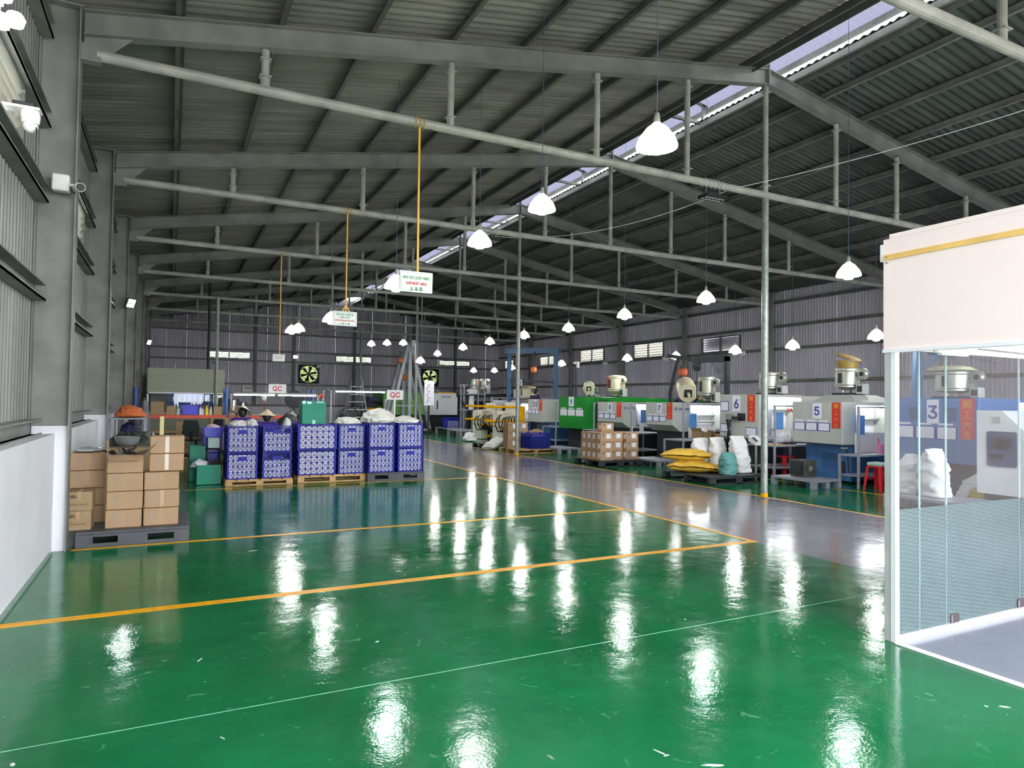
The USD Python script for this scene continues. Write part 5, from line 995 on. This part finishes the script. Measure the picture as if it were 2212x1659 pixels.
t = thing('gantry_crane', 'blue gantry frame with an orange hoist between machines 10 and 11', 'crane', (13.3, 23.2, 0)); MB().bar((13.55, 22.9, 0), (13.55, 22.9, 3.62), .14, .14, (0, 1, 0)).build(t, 'leg', bl2); MB().bar((12.85, 25.6, 0), (12.85, 25.6, 3.75), .14, .14, (0, 1, 0)).build(t, 'leg', bl2); MB().bar((13.6, 22.7, 3.6), (12.8, 25.8, 3.75), .16, .22).build(t, 'beam', bl2); MB().bar((12.9, 25.5, 2.5), (13.5, 23.0, 2.35), .08, .08).build(t, 'brace', dark); MB().rbox(13.0, 13.2, 23.75, 24.0, 2.75, 3.0, .05).build(t, 'hoist', hm); MB().cyl((13.1, 23.87, 3.0), (13.1, 23.87, 3.6), .05, 8).build(t, 'hoist_chain', dark)
t = thing('gantry_crane', 'blue A-frame gantry end beside the office post', 'crane', (14.3, 9.2, 0)); [MB().bar(a_, b_, .08, .08, (0, 1, 0)).build(t, 'leg', bl2) for a_, b_ in (((14.2, 8.8, 0), (14.2, 8.8, 2.9)), ((13.9, 8.85, 0), (14.1, 8.82, 2.9)))]; MB().bar((13.9, 8.9, 2.95), (14.8, 8.3, 2.95), .1, .1).build(t, 'beam', bl2); MB().bar((14.2, 8.85, 2.3), (14.35, 8.3, 2.9), .06, .06).build(t, 'brace', bl2)
# ---------------------------------------------------------------- skids, stools, goods along the walkway
def skid(label, x0, x1, y0, y1, h=.17):
    t = thing('steel_skid', label, 'skid', ((x0+x1)/2, (y0+y1)/2, 0)); MB().rbox(x0, x1, y0, y1, h-.045, h, .004).build(t, 'deck', greyst)
    for x in (x0, (x0+x1)/2-.05, x1-.1):
        for y in (y0, y1-.1): MB().rbox(x, x+.1, y, y+.1, 0, h-.045, .004).build(t, 'foot', greyst)
skid('grey steel skid carrying the mould block before machine 5', 10.83, 11.6, 8.72, 9.75)
skid('grey steel skid on the floor before machine 7', 10.75, 11.5, 13.15, 14.3)
skid('grey steel skid on the floor left of the small labelled cartons', 10.55, 11.35, 17.6, 18.8)
q = Zp(1995, 1070, .22); skid('grey steel skid under the white sacks behind the office glass', q[0]-.4, q[0]+.45, q[1]-.95, q[1]+.4, .22)
skid('far grey skid under the blue crate of white parts', 11.3, 12.2, 28.6, 30.3, .3)
skid('far grey skid before the robot column', 11.0, 12.2, 26.5, 28.0, .3)
t = thing('mould_block', 'dark square mould block with a round boss on the grey skid', 'mould', (11.35, 9.35, .171)); MB().rbox(11.15, 11.5, 9.2, 9.55, .172, .5, .008).build(t, 'block', mat('worn_dark_steel', (84, 84, 78), .4, .3, .4, 12.)); MB().lathe([(.0, -.012), (.05, -.012), (.055, 0)], (11.32, 9.2, .34), 18, axis='y').build(t, 'boss', galv); MB().box(11.1, 11.15, 9.25, 9.5, .22, .47).build(t, 'side_plate', dark)
def stool(label, x, y, m, cushion=None):
    t = thing('plastic_stool', label, 'stool', (x, y, 0)); MB().rbox(x-.15, x+.15, y-.15, y+.15, .43, .46, .012).build(t, 'seat', m)
    for sx in (-1, 1):
        for sy in (-1, 1): MB().hull([(x+sx*.15, y+sy*.15, .44), (x+sx*.09, y+sy*.15, .44), (x+sx*.15, y+sy*.09, .44), (x+sx*.19, y+sy*.19, 0), (x+sx*.14, y+sy*.19, 0), (x+sx*.19, y+sy*.14, 0)]).build(t, 'leg', m)
    for z in (.2,):
        for s in (-1, 1): MB().box(x-.16, x+.16, y+s*.165-.008, y+s*.165+.008, z, z+.04).build(t, 'stretcher', m)
    if cushion: MB().rbox(x-.15, x+.15, y-.15, y+.15, .46, .53, .02).build(t, 'cushion', cushion)
stool('red plastic stool under the table between machines 5 and 6', 12.25, 10.65, redst); stool('red plastic stool with a grey cushion by the office post', 11.95, 8.2, redst, mat('grey_green_cushion', (170, 190, 184), .7))
t = thing('platform_scale', 'platform scale with a slanted display beside the pipe post', 'scale', (11.45, 10.85, 0)); MB().rbox(11.0, 11.45, 10.55, 11.0, .04, .1, .008).build(t, 'platform', dark); MB().cyl((11.24, 10.52, 0), (11.24, 10.52, .74), .025).build(t, 'column', galv); MB().hull([(11.1+a_, 10.4+b_, c_) for a_ in (0, .27) for b_, c_ in ((0, .72), (.2, .8), (0, .78), (.2, .92))]).build(t, 'display_head', machwhite); MB().hull([(11.12, 10.422, .797), (11.22, 10.422, .797), (11.12, 10.55, .887), (11.22, 10.55, .887), (11.17, 10.5, .85)]).build(t, 'display', dark)
for q in (11.02, 11.4):
    for r_ in (10.6, 10.9): MB().box(q-.02, q+.02, r_, r_+.04, 0, .04).build(t, 'foot', dark)
plastic_pallet('plastic_pallet', 'black plastic pallet under the yellow, white and teal sacks', 9.42, 10.95, 9.95, 11.4, blackpal, h=.16)
def sack_up(name, label, x, y, z, rx, ry, h, lean, m, seed, tied=False):
    na, nh = 44, 32; v = []
    for j in range(nh+1):
        f = j/nh; wx = rx*(1-.12*abs(f-.35)*1.2)*(1 if not tied else (1 if f < .75 else 1-(f-.75)*2.6)); wy = ry*(1-f**5*.9) if not tied else ry*(1 if f < .75 else 1-(f-.75)*2.6)
        if j == 0: wx *= .9; wy *= .9
        for k in range(na):
            a = 2*math.pi*k/na; c, s = math.cos(a), math.sin(a); c = math.copysign(abs(c)**.75, c); s = math.copysign(abs(s)**.75, s)
            v.append((wx*c, wy*s, h*f))
    v = np.array(v); q = v*np.array([6, 6, 9]); d = meshkit.fbm(q+seed*5.1)-.5; d2 = np.abs(meshkit.noise(v*np.array([10, 10, 22])+seed)-.5); v[:, :2] *= (1+.45*d-.22*d2)[:, None]; v[:, 2] += .06*h*(meshkit.noise(v*6+seed)-.5)*(v[:, 2]/h)
    v[:, 0] += lean[0]*v[:, 2]; v[:, 1] += lean[1]*v[:, 2]; v = np.vstack([v, v[:na].mean(0), v[-na:].mean(0)]); f = [(j*na+k, j*na+(k+1) % na, (j+1)*na+(k+1) % na, (j+1)*na+k) for j in range(nh) for k in range(na)]
    f = np.array(f); f = np.vstack([f[:, [0, 1, 2]], f[:, [0, 2, 3]], [(len(v)-2, (k+1) % na, k) for k in range(na)], [(len(v)-1, nh*na+k, nh*na+(k+1) % na) for k in range(na)]])
    v[:, 2] -= v[:, 2].min(); t = MB().raw(v+np.array([x, y, z]), f).build(None, name, m, smooth=True); tag(t.prim, label, 'sack')
def sack_flat(label, x, y, z, rx, ry, h, rz, m, seed, tilt=0.):
    n = 28; u = np.linspace(-1, 1, n); v = []; f = []
    for s in (1, -1):
        for i in range(n):
            for j in range(n):
                a, b = u[i], u[j]; e = (1-abs(a)**2.6)**.6*(1-abs(b)**2.6)**.6; w = .1+.9*e
                v.append((rx*a*(1-.1*(1-b*b)), ry*b*(1-.16*(1-a*a)), h/2*(1+s*(w if s > 0 else w*.98))))
    f = [(o+i*n+j, o+(i+1)*n+j, o+(i+1)*n+j+1, o+i*n+j+1)[::1 if o == 0 else -1] for o in (0, n*n) for i in range(n-1) for j in range(n-1)]
    v = np.array(v); d = meshkit.fbm(v*8+seed*3.3)-.5+.5*(np.abs(meshkit.noise(v*np.array([9, 16, 9])+seed)-.5)-.25); v[:, 2] += d*h*.4*np.clip(v[:, 2]/h, 0, 1); v[:, 2] -= v[:, 2].min()
    c, s = math.cos(rz), math.sin(rz); v = np.stack([v[:, 0]*c-v[:, 1]*s, v[:, 0]*s+v[:, 1]*c, v[:, 2]+tilt*v[:, 0]], 1); v[:, 2] -= v[:, 2].min()
    t = MB().raw(v+np.array([x, y, z]), f).build(None, 'lying_sack', m, smooth=True); tag(t.prim, label, 'sack')
sack_flat('lower yellow woven sack lying at the left end of the black pallet', 9.78, 10.85, .161, .5, .34, .25, -.9, bagy, 1); sack_flat('upper yellow woven sack lying on top of the lower one', 9.75, 11.0, .385, .52, .34, .25, -.85, bagy, 2); sack_flat('yellow woven sack lying in the middle of the black pallet', 10.25, 10.5, .161, .34, .26, .18, -.9, bagy, 3)
sack_up('woven_sack', 'white woven sack leaning left behind the yellow sacks', 10.33, 11.22, .161, .24, .15, .68, (-.0, .02), bagw, 4); sack_up('woven_sack', 'white woven sack in the middle leaning against its neighbour', 10.62, 10.95, .161, .22, .15, .72, (-.12, .0), bagw, 5); sack_up('woven_sack', 'tall white woven sack at the right end of the black pallet', 10.72, 10.42, .161, .22, .17, .76, (-.08, .1), bagw, 6); sack_up('woven_sack', 'teal woven sack with a tied top at the front of the black pallet', 10.13, 10.2, .161, .19, .17, .45, (.0, .05), bagt, 7)
sack_flat('small white sack lying between the yellow and teal sacks', 10.35, 10.9, .161, .2, .16, .2, .3, bagw, 8)
plastic_pallet('plastic_pallet', 'black plastic pallet under the small labelled cartons', 9.38, 10.66, 13.68, 14.85, blackpal, h=.16)
cg = 'small labelled cartons stacked by machine 8'
def small_carton(label, loc):
    if 'sc' not in protos:
        protos['sc'] = carton(label, .375, .215, .225, loc, 0, 'label', cg); t2 = Th(protos['sc'].path, protos['sc'].prim, (0, 0, 0)); MB().box(-.189, -.1875, -.08, .0, .07, .18).build(t2, 'white_label', paper)
    else: dup(protos['sc'], loc, R.uniform(-.02, .02), label)
for cx, ny_, oy in ((9.6, 4, 0), (10.0, 3, .14), (10.4, 3, .03)):
    nmx = {9.6: 'aisle side column', 10.0: 'middle column', 10.4: 'machine side column'}[cx]
    for r_ in range(ny_):
        for l_ in range(3): small_carton('small labelled carton, %s, %s row, %s layer' % (nmx, ORD[r_], ['bottom', 'middle', 'top'][l_]), (cx+R.uniform(-.006, .006), 13.82+oy+r_*.222, .161+l_*.228))
small_carton('single small labelled carton on top of the stack by machine 8', (9.83, 14.12, .161+3*.228))
wood_pallet('wooden pallet with cartons and a blue crate at the second pipe post', 9.3, 10.8, 18.08, 19.2, .13)
for i, (x, y, l_) in enumerate([(9.5, 18.75, 0), (9.5, 18.75, 1), (9.5, 18.75, 2), (9.9, 18.9, 0), (9.9, 18.9, 1), (9.9, 18.9, 2)]): carton('brown carton with a flame mark at the second pipe post, %s column, %s layer' % (['left', 'right'][i // 3], ['bottom', 'middle', 'top'][l_]), .38, .34, .26, (x, y, .131+l_*.263), 0, 'label', 'cartons at the second pipe post', kraftd)
dup(protos['w'], (10.2, 18.42, .131), .12, 'single dark blue lattice crate on the wooden pallet at the second pipe post'); crate_load('dark blue bagged goods in the crate at the second pipe post', 10.2, 18.42, .131, .62, .4, .38, 3, mat('dark_blue_bag', (60, 76, 150), .5), 77)
t = thing('drum_lid', 'round brown cardboard lid leaning behind the blue crate', 'lid', (10.55, 19.0, .131)); MB().tube([(10.55, 19.0, .42), (10.56, 19.02, .42)], .29, 24).build(t, 'disc', kraft)
sack_flat('cream sack lying on the floor behind the cartons at the second post', 9.5, 19.9, 0, .42, .26, .3, .5, bagc, 12, .3)
plastic_pallet('plastic_pallet', 'empty dark pallet at the far end of the walkway line', 9.4, 10.4, 20.3, 21.5, blackpal, h=.14)
# behind the glass
for px, py, z, a in ((1972, 1066, .221, ('white sack with a tied neck on the skid, left one behind the glass', .22, .2, .62, (0, .05), 21, True)), (2019, 1073, .221, ('big white sack with an open flat top on the skid behind the glass', .23, .2, .74, (-.04, 0), 22, False)), (2092, 1088, 0., ('white sack flopped over beside the yellow crate behind the glass', .24, .2, .5, (.3, -.25), 23, True)), (2205, 1092, 0., ('white sack at the far right edge behind the glass', .25, .22, .45, (0, 0), 24, True))):
    p = Zp(px, py, z); sack_up('woven_sack', a[0], p[0], p[1], z, a[1], a[2], a[3], a[4], bagw, a[5], a[6])
q = Zp(2155, 1105, 0.); YC = (q[0]-.15, q[0]+.2, q[1]-.32, q[1]+.32)
open_box('plastic_crate', 'low yellow plastic crate on the floor behind the office glass', 'crate', *YC, .0, .3, mat('yellow_crate', (214, 190, 40), .4), .012)
# ---------------------------------------------------------------- far machines
t = thing('moulding_machine', 'large lime green and white moulding machine across the far end', 'machine', (12, 35, 0)); y0 = 34.0
MB().rbox(9.8, 12.0, y0, 36, .78, 1.97, .02).build(t, 'lime_cover', limegreen); MB().rbox(12.0, 14.1, y0-.05, 36, .78, 1.96, .02).build(t, 'white_cover', machwhite); MB().box(9.8, 14.1, y0+.1, 35.9, .02, .78).build(t, 'base', black)
MB().text('HAITIAN', .09, (13.25, y0-.051, 1.72), (1, 0, 0), (0, 0, 1), True).build(t, 'maker_lettering', black); MB().box(9.86, 10.15, y0-.02, y0, .8, 1.6).build(t, 'white_strip', paper); MB().cyl((12.75, y0-.09, 1.1), (12.75, y0-.09, 1.55), .025).build(t, 'door_handle', black); MB().rbox(12.9, 13.9, 34.3, 35.5, 1.96, 2.02, .01).build(t, 'yellow_top', yellow)
for s in range(2): MB().tube([(9.8, 34.2, 1.3+.1*s), (9.2, 33.9, 1.5), (8.6, 33.8, 1.2-.1*s), (8.7, 33.8, .8), (9.5, 34.1, .7)], .05, 8).build(t, 'hose', black)
MB().rbox(9.2, 9.75, 34.5, 35.5, 1.3, 1.7, .03).build(t, 'blue_motor', mat('dark_blue_motor', (50, 66, 110), .4)); MB().cyl((9.0, 34.4, 1.0), (9.8, 34.4, 1.0), .14).build(t, 'yellow_cylinder', yellow); MB().box(8.8, 9.8, 34.3, 35.4, .02, .8).build(t, 'hydraulic_base', dark)
pa, pb = Yp(917, 822, 29), Yp(937, 876, 29)
t = thing('flip_board', 'tall white notice board on a dark stand before the far machine', 'board', ((pa[0]+pb[0])/2, 29, 0)); MB().rbox(pa[0], pb[0], 28.98, 29.01, pb[2], pa[2], .004).build(t, 'board', paper); xm = (pa[0]+pb[0])/2
MB().box(xm-.04, xm+.04, 29.01, 29.07, .03, pa[2]-.1).box(xm-.3, xm+.3, 28.8, 29.3, 0, .03).build(t, 'stand', dark); mb = MB()
for k in range(9): mb.box(pa[0]+.06+.04*(k % 3), pa[0]+.1+.05*(k % 3)+.08, 28.976, 28.98, pb[2]+.12+k*.1, pb[2]+.16+k*.1)
mb.build(t, 'print_marks', greybr)
dup(protos['w'], (11.75, 29.4, .3), .1, 'far blue lattice crate full of white parts on a grey skid'); crate_load('white moulded parts in the far blue crate on the skid', 11.75, 29.4, .3, .6, .4, .3, 3, bagw, 88)
t = thing('robot_column', 'grey robot column with frame and red tags at the far end', 'robot', (12.2, 27.2, .301))
MB().rbox(11.9, 12.3, 27.0, 27.4, .301, 1.15, .01).build(t, 'cabinet', greyst)
for x, y in ((11.5, 27.3), (12.35, 27.0), (12.35, 27.7), (11.6, 27.9)): MB().box(x-.025, x+.025, y-.025, y+.025, .301, 2.3).build(t, 'frame_post', greyst)
for z in (1.15, 1.85, 2.25): MB().box(11.5, 12.4, 27.0, 27.9, z, z+.03).build(t, 'frame_shelf', greyst)
MB().cyl((11.9, 27.4, 1.2), (11.9, 27.4, 1.8), .12).rbox(11.75, 12.1, 27.2, 27.6, 1.88, 2.1, .03).build(t, 'servo_unit', machwhite); MB().box(11.93, 12.1, 26.995, 27.0, .6, 1.0).build(t, 'red_tag', redp)
for s in range(3): MB().tube([(11.6, 27.3, 1.2+.1*s), (11.3, 27.1, 1.5+.05*s), (11.4, 27.2, 1.8), (11.7, 27.3, 1.95)], .02, 6).build(t, 'cable', black)
def clamp_unit(label, x, y):
    t = thing('vertical_press', label, 'machine', (x, y, 0)); cr = mat('ivory_machine', (222, 218, 200), .4)
    MB().rbox(x+.05, x+.4, y+.1, y+.9, .0, .6, .03).build(t, 'base', cr); MB().rbox(x+.55, x+1.0, y+.1, y+.9, .0, .5, .03).build(t, 'base', cr); MB().box(x+.4, x+.55, y+.2, y+.9, .0, .5).build(t, 'dark_recess', dark)
    MB().rbox(x+.62, x+.74, y+.05, y+.85, .5, 1.5, .02).build(t, 'platen', cr); MB().rbox(x+.02, x+.12, y+.05, y+.85, .62, 1.15, .02).build(t, 'platen', cr); MB().rbox(x+.8, x+1.05, y+.1, y+.8, .5, 1.4, .03).build(t, 'yellow_block' if 'right' in label else 'clamp_block', yellow if 'right' in label else cr)
    MB().tube([(x-.05, y+.42, 1.05), (x+.3, y+.42, 1.05), (x+.62, y+.42, 1.05)], [.15, .17, .17], 16).build(t, 'cylinder', cr, smooth=40); MB().box(x-.1, x+.7, y+.03, y+.05, .56, .64).build(t, 'yellow_rail', yellow)
    for z in (.82, 1.36):
        for yy in (y+.1, y+.72): MB().cyl((x-.35, yy, z), (x+.62, yy, z), .045, 10).build(t, 'yellow_tie_bar', yellow)
    for k in range(7):
        a = R.uniform(-.15, .25); b = R.uniform(-.1, .1); P_ = np.array([(x-.1+.12*k, y+.02, 1.0+b), (x-.3+.13*k, y-.2, 1.02+a), (x-.45+.12*k, y-.3, .72+b), (x-.3+.14*k, y-.24, .38), (x+.05+.1*k, y-.1, .4+b), (x+.2+.1*k, y+.02, .62)]); u_ = np.linspace(0, 5, 21); MB().tube(np.stack([np.interp(u_, range(6), np.convolve(np.pad(P_[:, c], 1, 'edge'), [.25, .5, .25], 'valid')) for c in range(3)], 1), .022, 7).build(t, 'hose', black)
    MB().cyl((x+.2, y-.05, .5), (x+.2, y+.05, .5), .12).cyl((x+.55, y-.1, .35), (x+.55, y, .35), .09).build(t, 'valve', dark); MB().box(x+.3, x+.5, y-.008, y, .08, .2).build(t, 'yellow_tag', yellow)
    return t
clamp_unit('ivory press with yellow tie bars and looping black hoses, left one', 11.35, 25.2); clamp_unit('ivory press with yellow tie bars, right one nearest the carton pallet', 11.0, 22.5)
t = thing('press_guard', 'grey framed safety guard with white panels behind the ivory presses', 'guard', (13.0, 26.3, 0)); 
for x0 in (12.4, 14.2):
    for z0, z1, m in ((.0, .75, greyst), (.78, 1.05, machwhite), (1.1, 1.35, dark), (1.38, 1.62, machwhite)): MB().rbox(x0, x0+1.7, 26.3, 26.36, z0, z1, .008).build(t, 'panel', m)
    for x in (x0, x0+1.7): MB().box(x-.03, x+.03, 26.27, 26.4, 0, 1.75).build(t, 'post', greyst)
    MB().box(x0, x0+1.7, 26.27, 26.33, 1.7, 1.75).build(t, 'rail', greyst)
t = thing('mezzanine', 'black steel platform carrying two far hoppers', 'platform', (14.0, 30.5, 0)); MB().rbox(12.8, 15.3, 30, 31.4, 1.75, 1.95, .02).rbox(13.0, 15.0, 29.8, 30, 1.5, 1.6, .02).build(t, 'deck', black)
for x in (12.9, 15.2):
    for y in (30.1, 31.3): MB().box(x-.05, x+.05, y-.05, y+.05, 0, 1.75).build(t, 'leg', black)
MB().rbox(13.3, 14.8, 30.2, 31.2, .0, 1.5, .03).build(t, 'dark_machine', dark)
hopper('large far grey hopper, left of the pair on the black platform', 13.4, 30.6, 1.951, .22, .68, hopgrey, False); hopper('large far grey hopper with red banner, right of the pair', 14.05, 30.7, 1.951, .26, .7, hopgrey, True, None, True)
t = thing('control_cabinet', 'small white control box above the ivory presses', 'cabinet', (13.9, 26.7, 0)); MB().rbox(13.7, 14.1, 26.5, 26.8, 1.75, 2.1, .01).build(t, 'box', machwhite); MB().box(13.8, 14.0, 26.55, 26.75, 0, 1.75).build(t, 'pedestal', greyst)
q = Zp(1030, 953); cloth_heap('white plastic bag lying before the ivory presses', q[0]-.3, q[1], 0, .3, .25, .3, 61, bagw, 'plastic_bag', .8)
# ---------------------------------------------------------------- people
def person(label, o, rz, pose, shirt, trousers, hat=False, hat_tilt=(0, 0), hairm=None, seed=0):
    t0 = thing('person', label, 'person', o, rz); t = Th(t0.path, t0.prim, (0, 0, 0)); S = manifold3d.Manifold.sphere
    def chain(parts):
        ms = []
        for a, ra, b, rb in parts: ms.append(manifold3d.Manifold.batch_hull([S(ra, 14).translate(list(map(float, a))), S(rb, 14).translate(list(map(float, b)))]))
        m = manifold3d.Manifold.batch_boolean(ms, manifold3d.OpType.Add).refine_to_length(.03).to_mesh(); tm = trimesh.Trimesh(m.vert_properties[:, :3], m.tri_verts)
        trimesh.smoothing.filter_taubin(tm, iterations=8); return tm
    J = pose; arms, legs, torso, head = [], [], [], []
    hp, ch, nk, hd = (np.array(J[k], float) for k in ('hip', 'chest', 'neck', 'head')); X = np.array([1., 0, 0])
    torso += [(hp-X*.09, .115, hp+X*.09, .115), (hp, .13, ch, .13), (hp-X*.08, .1, ch-X*.1, .1), (hp+X*.08, .1, ch+X*.1, .1), (ch-X*.12, .09, ch+X*.12, .09), (ch, .1, nk, .055)]
    head += [(nk, .052, hd-(0, 0, .05), .06), (hd-(0, .0, .04), .075, hd+(0, 0, .03), .092), (hd+(0, .03, -.06), .05, hd+(0, .03, 0), .07), (hd+(0, .1, -.02), .014, hd+(0, .085, .02), .012), (hd+X*.088, .018, hd+X*.088+(0, 0, -.02), .015), (hd-X*.088, .018, hd-X*.088+(0, 0, -.02), .015), (hd+(-.02, .085, -.055), .01, hd+(.02, .085, -.055), .01)]
    fingers = []
    for s, k in ((-1, 'l'), (1, 'r')):
        sh, el, wr = ch+np.array([s*.17, 0, .06]), np.array(J['el'+k], float), np.array(J['wr'+k], float)
        arms += [(ch+np.array([s*.1, 0, .05]), .075, sh, .068), (sh, .062, el, .044)]; fore = (el, .044, wr, .03); d = (wr-el)/np.linalg.norm(wr-el); pal = wr+d*.08; n = np.array([d[1], -d[0], 0]); n = n/(np.linalg.norm(n)+1e-9)
        fingers += [fore, (wr, .028, pal, .026), (pal-n*.02, .02, pal+n*.02, .02)]
        for q, ln in ((-.03, .055), (-.01, .068), (.01, .064), (.03, .05)): fingers += [(pal+n*q, .011, pal+n*q*1.1+d*ln, .009), (pal+n*q*1.1+d*ln, .009, pal+n*q*1.1+d*(ln+.02)-(0, 0, .02), .008)]
        fingers += [(wr+d*.03-n*s*.02, .013, wr+d*.07-n*s*.055, .01)]
        kn, an = np.array(J['kn'+k], float), np.array(J['an'+k], float); hj = hp+X*s*.09; legs += [(hj, .1, kn, .068), (kn, .064, an, .042), (an, .042, an+np.array([0, .14, -.045]), .03)]
    MB().tm(chain(torso+head+arms+fingers+legs)).build(t, 'body', skin, smooth=True)
    inf = lambda L, e: [(a, ra+e, b, rb+e) for a, ra, b, rb in L]
    MB().tm(chain(inf(torso[:5]+arms, .014))).build(t, 'shirt', shirt, smooth=True); MB().tm(chain(inf([torso[0]]+[l for i, l in enumerate(legs) if i % 3 < 2], .016))).build(t, 'trousers', trousers, smooth=True)
    for i in (2, 5): MB().tm(chain(inf([legs[i]], .014))).build(t, 'shoe', black, smooth=True)
    hm_ = chain([(hd+(0, -.02, .02), .1, hd+(0, .0, .045), .095), (hd+(0, -.05, -.05), .07, hd+(0, -.03, .02), .09)]); MB().tm(hm_).build(t, 'hair', hairm or black, smooth=True)
    for s in (-1, 1): MB().lathe([(0, -.008), (.01, 0), (0, .008)], hd+np.array([s*.033, .087, .012]), 8, axis='y').build(t, 'eye', black)
    if hat:
        prof = [(.0, .17), (.03, .155), (.21, .0), (.213, -.004), (.2, .0), (.03, .145), (0, .158)]; mb = MB().lathe(prof, (0, 0, 0), 28); v = np.vstack(mb.v); rx, ry = hat_tilt
        Rx = np.array([[1, 0, 0], [0, math.cos(rx), -math.sin(rx)], [0, math.sin(rx), math.cos(rx)]]); Ry = np.array([[math.cos(ry), 0, math.sin(ry)], [0, 1, 0], [-math.sin(ry), 0, math.cos(ry)]])
        mb.v = [(v@Rx.T@Ry.T)+hd+np.array([0, 0, .03])]; mb.build(t, 'conical_hat', straw, smooth=30)
        MB().tube([hd+(-.11, .02, .03), hd+(-.08, .05, -.08), hd+(0, .06, -.12), hd+(.08, .05, -.08), hd+(.11, .02, .03)], .006, 5).build(t, 'chin_strap', white_pl)
    return t
SIT = dict(hip=(0, 0, .5), chest=(0, .06, .88), neck=(0, .09, 1.0), head=(0, .14, 1.12), ell=(-.22, .2, .76), wrl=(-.16, .45, .8), elr=(.22, .2, .76), wrr=(.16, .45, .8), knl=(-.13, .42, .5), anl=(-.13, .4, .09), knr=(.13, .42, .5), anr=(.13, .4, .09))
SITH = dict(SIT, anl=(-.13, .4, -.01), anr=(.13, .4, -.01), knl=(-.13, .42, .46), knr=(.13, .42, .46))
trous = mat('dark_trousers', (44, 44, 52), .8)
for i, (x, y, lab) in enumerate([(2.07, 16.95, 'stool under the worker in purple below the QC sign'), (1.53, 17.08, 'stool under the worker behind the rusty fan'), (2.9, 17.1, 'stool under the worker hidden behind the teal box')]):
    t = thing('low_stool', lab, 'stool', (x, y, 0)); dz = .1 if i == 1 else 0.; MB().rbox(x-.16, x+.16, y-.16, y+.16, .34+dz, .375+dz, .01).build(t, 'seat', black)
    for sx in (-.12, .12):
        for sy in (-.12, .12): MB().box(x+sx-.015, x+sx+.015, y+sy-.015, y+sy+.015, 0, .34+dz).build(t, 'leg', black)
person('person in purple shirt and conical straw hat sitting with back to the camera', (2.07, 16.95, 0), -.02, SIT, purple, trous, True, (-.12, 0.05))
person('person with a tilted straw hat sitting behind the rusty fan', (1.53, 17.08, .1), -.05, SITH, purple, trous, True, (-.5, .4))
person('person in purple mostly hidden behind the teal box on the crates', (2.9, 17.1, 0), .1, SIT, purple, trous)
STAND = dict(hip=(0, 0, .92), chest=(0, .06, 1.28), neck=(0, .08, 1.43), head=(0, .12, 1.56), ell=(-.25, .12, 1.05), wrl=(-.16, .36, 1.08), elr=(.25, .12, 1.05), wrr=(.16, .36, 1.08), knl=(-.1, .03, .5), anl=(-.1, 0, .08), knr=(.1, .03, .5), anr=(.1, 0, .08))
BEND = dict(hip=(0, 0, .92), chest=(0, .36, 1.12), neck=(0, .5, 1.16), head=(0, .62, 1.1), ell=(-.22, .5, .85), wrl=(-.12, .66, .68), elr=(.22, .5, .85), wrr=(.12, .66, .68), knl=(-.1, .03, .5), anl=(-.1, 0, .08), knr=(.1, .03, .5), anr=(.1, 0, .08))
def stand(x, y, h, lab):
    t = thing('step_platform', lab, 'platform', (x, y, 0)); MB().rbox(x-.4, x+.4, y-.4, y+.4, h-.04, h, .006).build(t, 'deck', dark)
    for sx in (-.36, .36):
        for sy in (-.36, .36): MB().box(x+sx-.03, x+sx+.03, y+sy-.03, y+sy+.03, 0, h-.04).build(t, 'leg', dark)
q = Yp(1153, 860, 23.2); stand(q[0], 23.2, .42, 'work platform under the worker by the blue gantry'); person('person in dark navy shirt standing by the blue gantry post', (q[0], 23.2, .42), -1.3, STAND, navy, trous)
q = Yp(1472, 850, 15.72); stand(13.75, 15.95, .7, 'work platform under the bending worker behind machine 7'); person('person in purple vest and navy sleeves bending over a machine', (13.75, 15.95, .7), -2.45, BEND, purple, trous)
# finishing touches near the camera's left
for i, (px, py) in enumerate([(1490, 640)]): pass
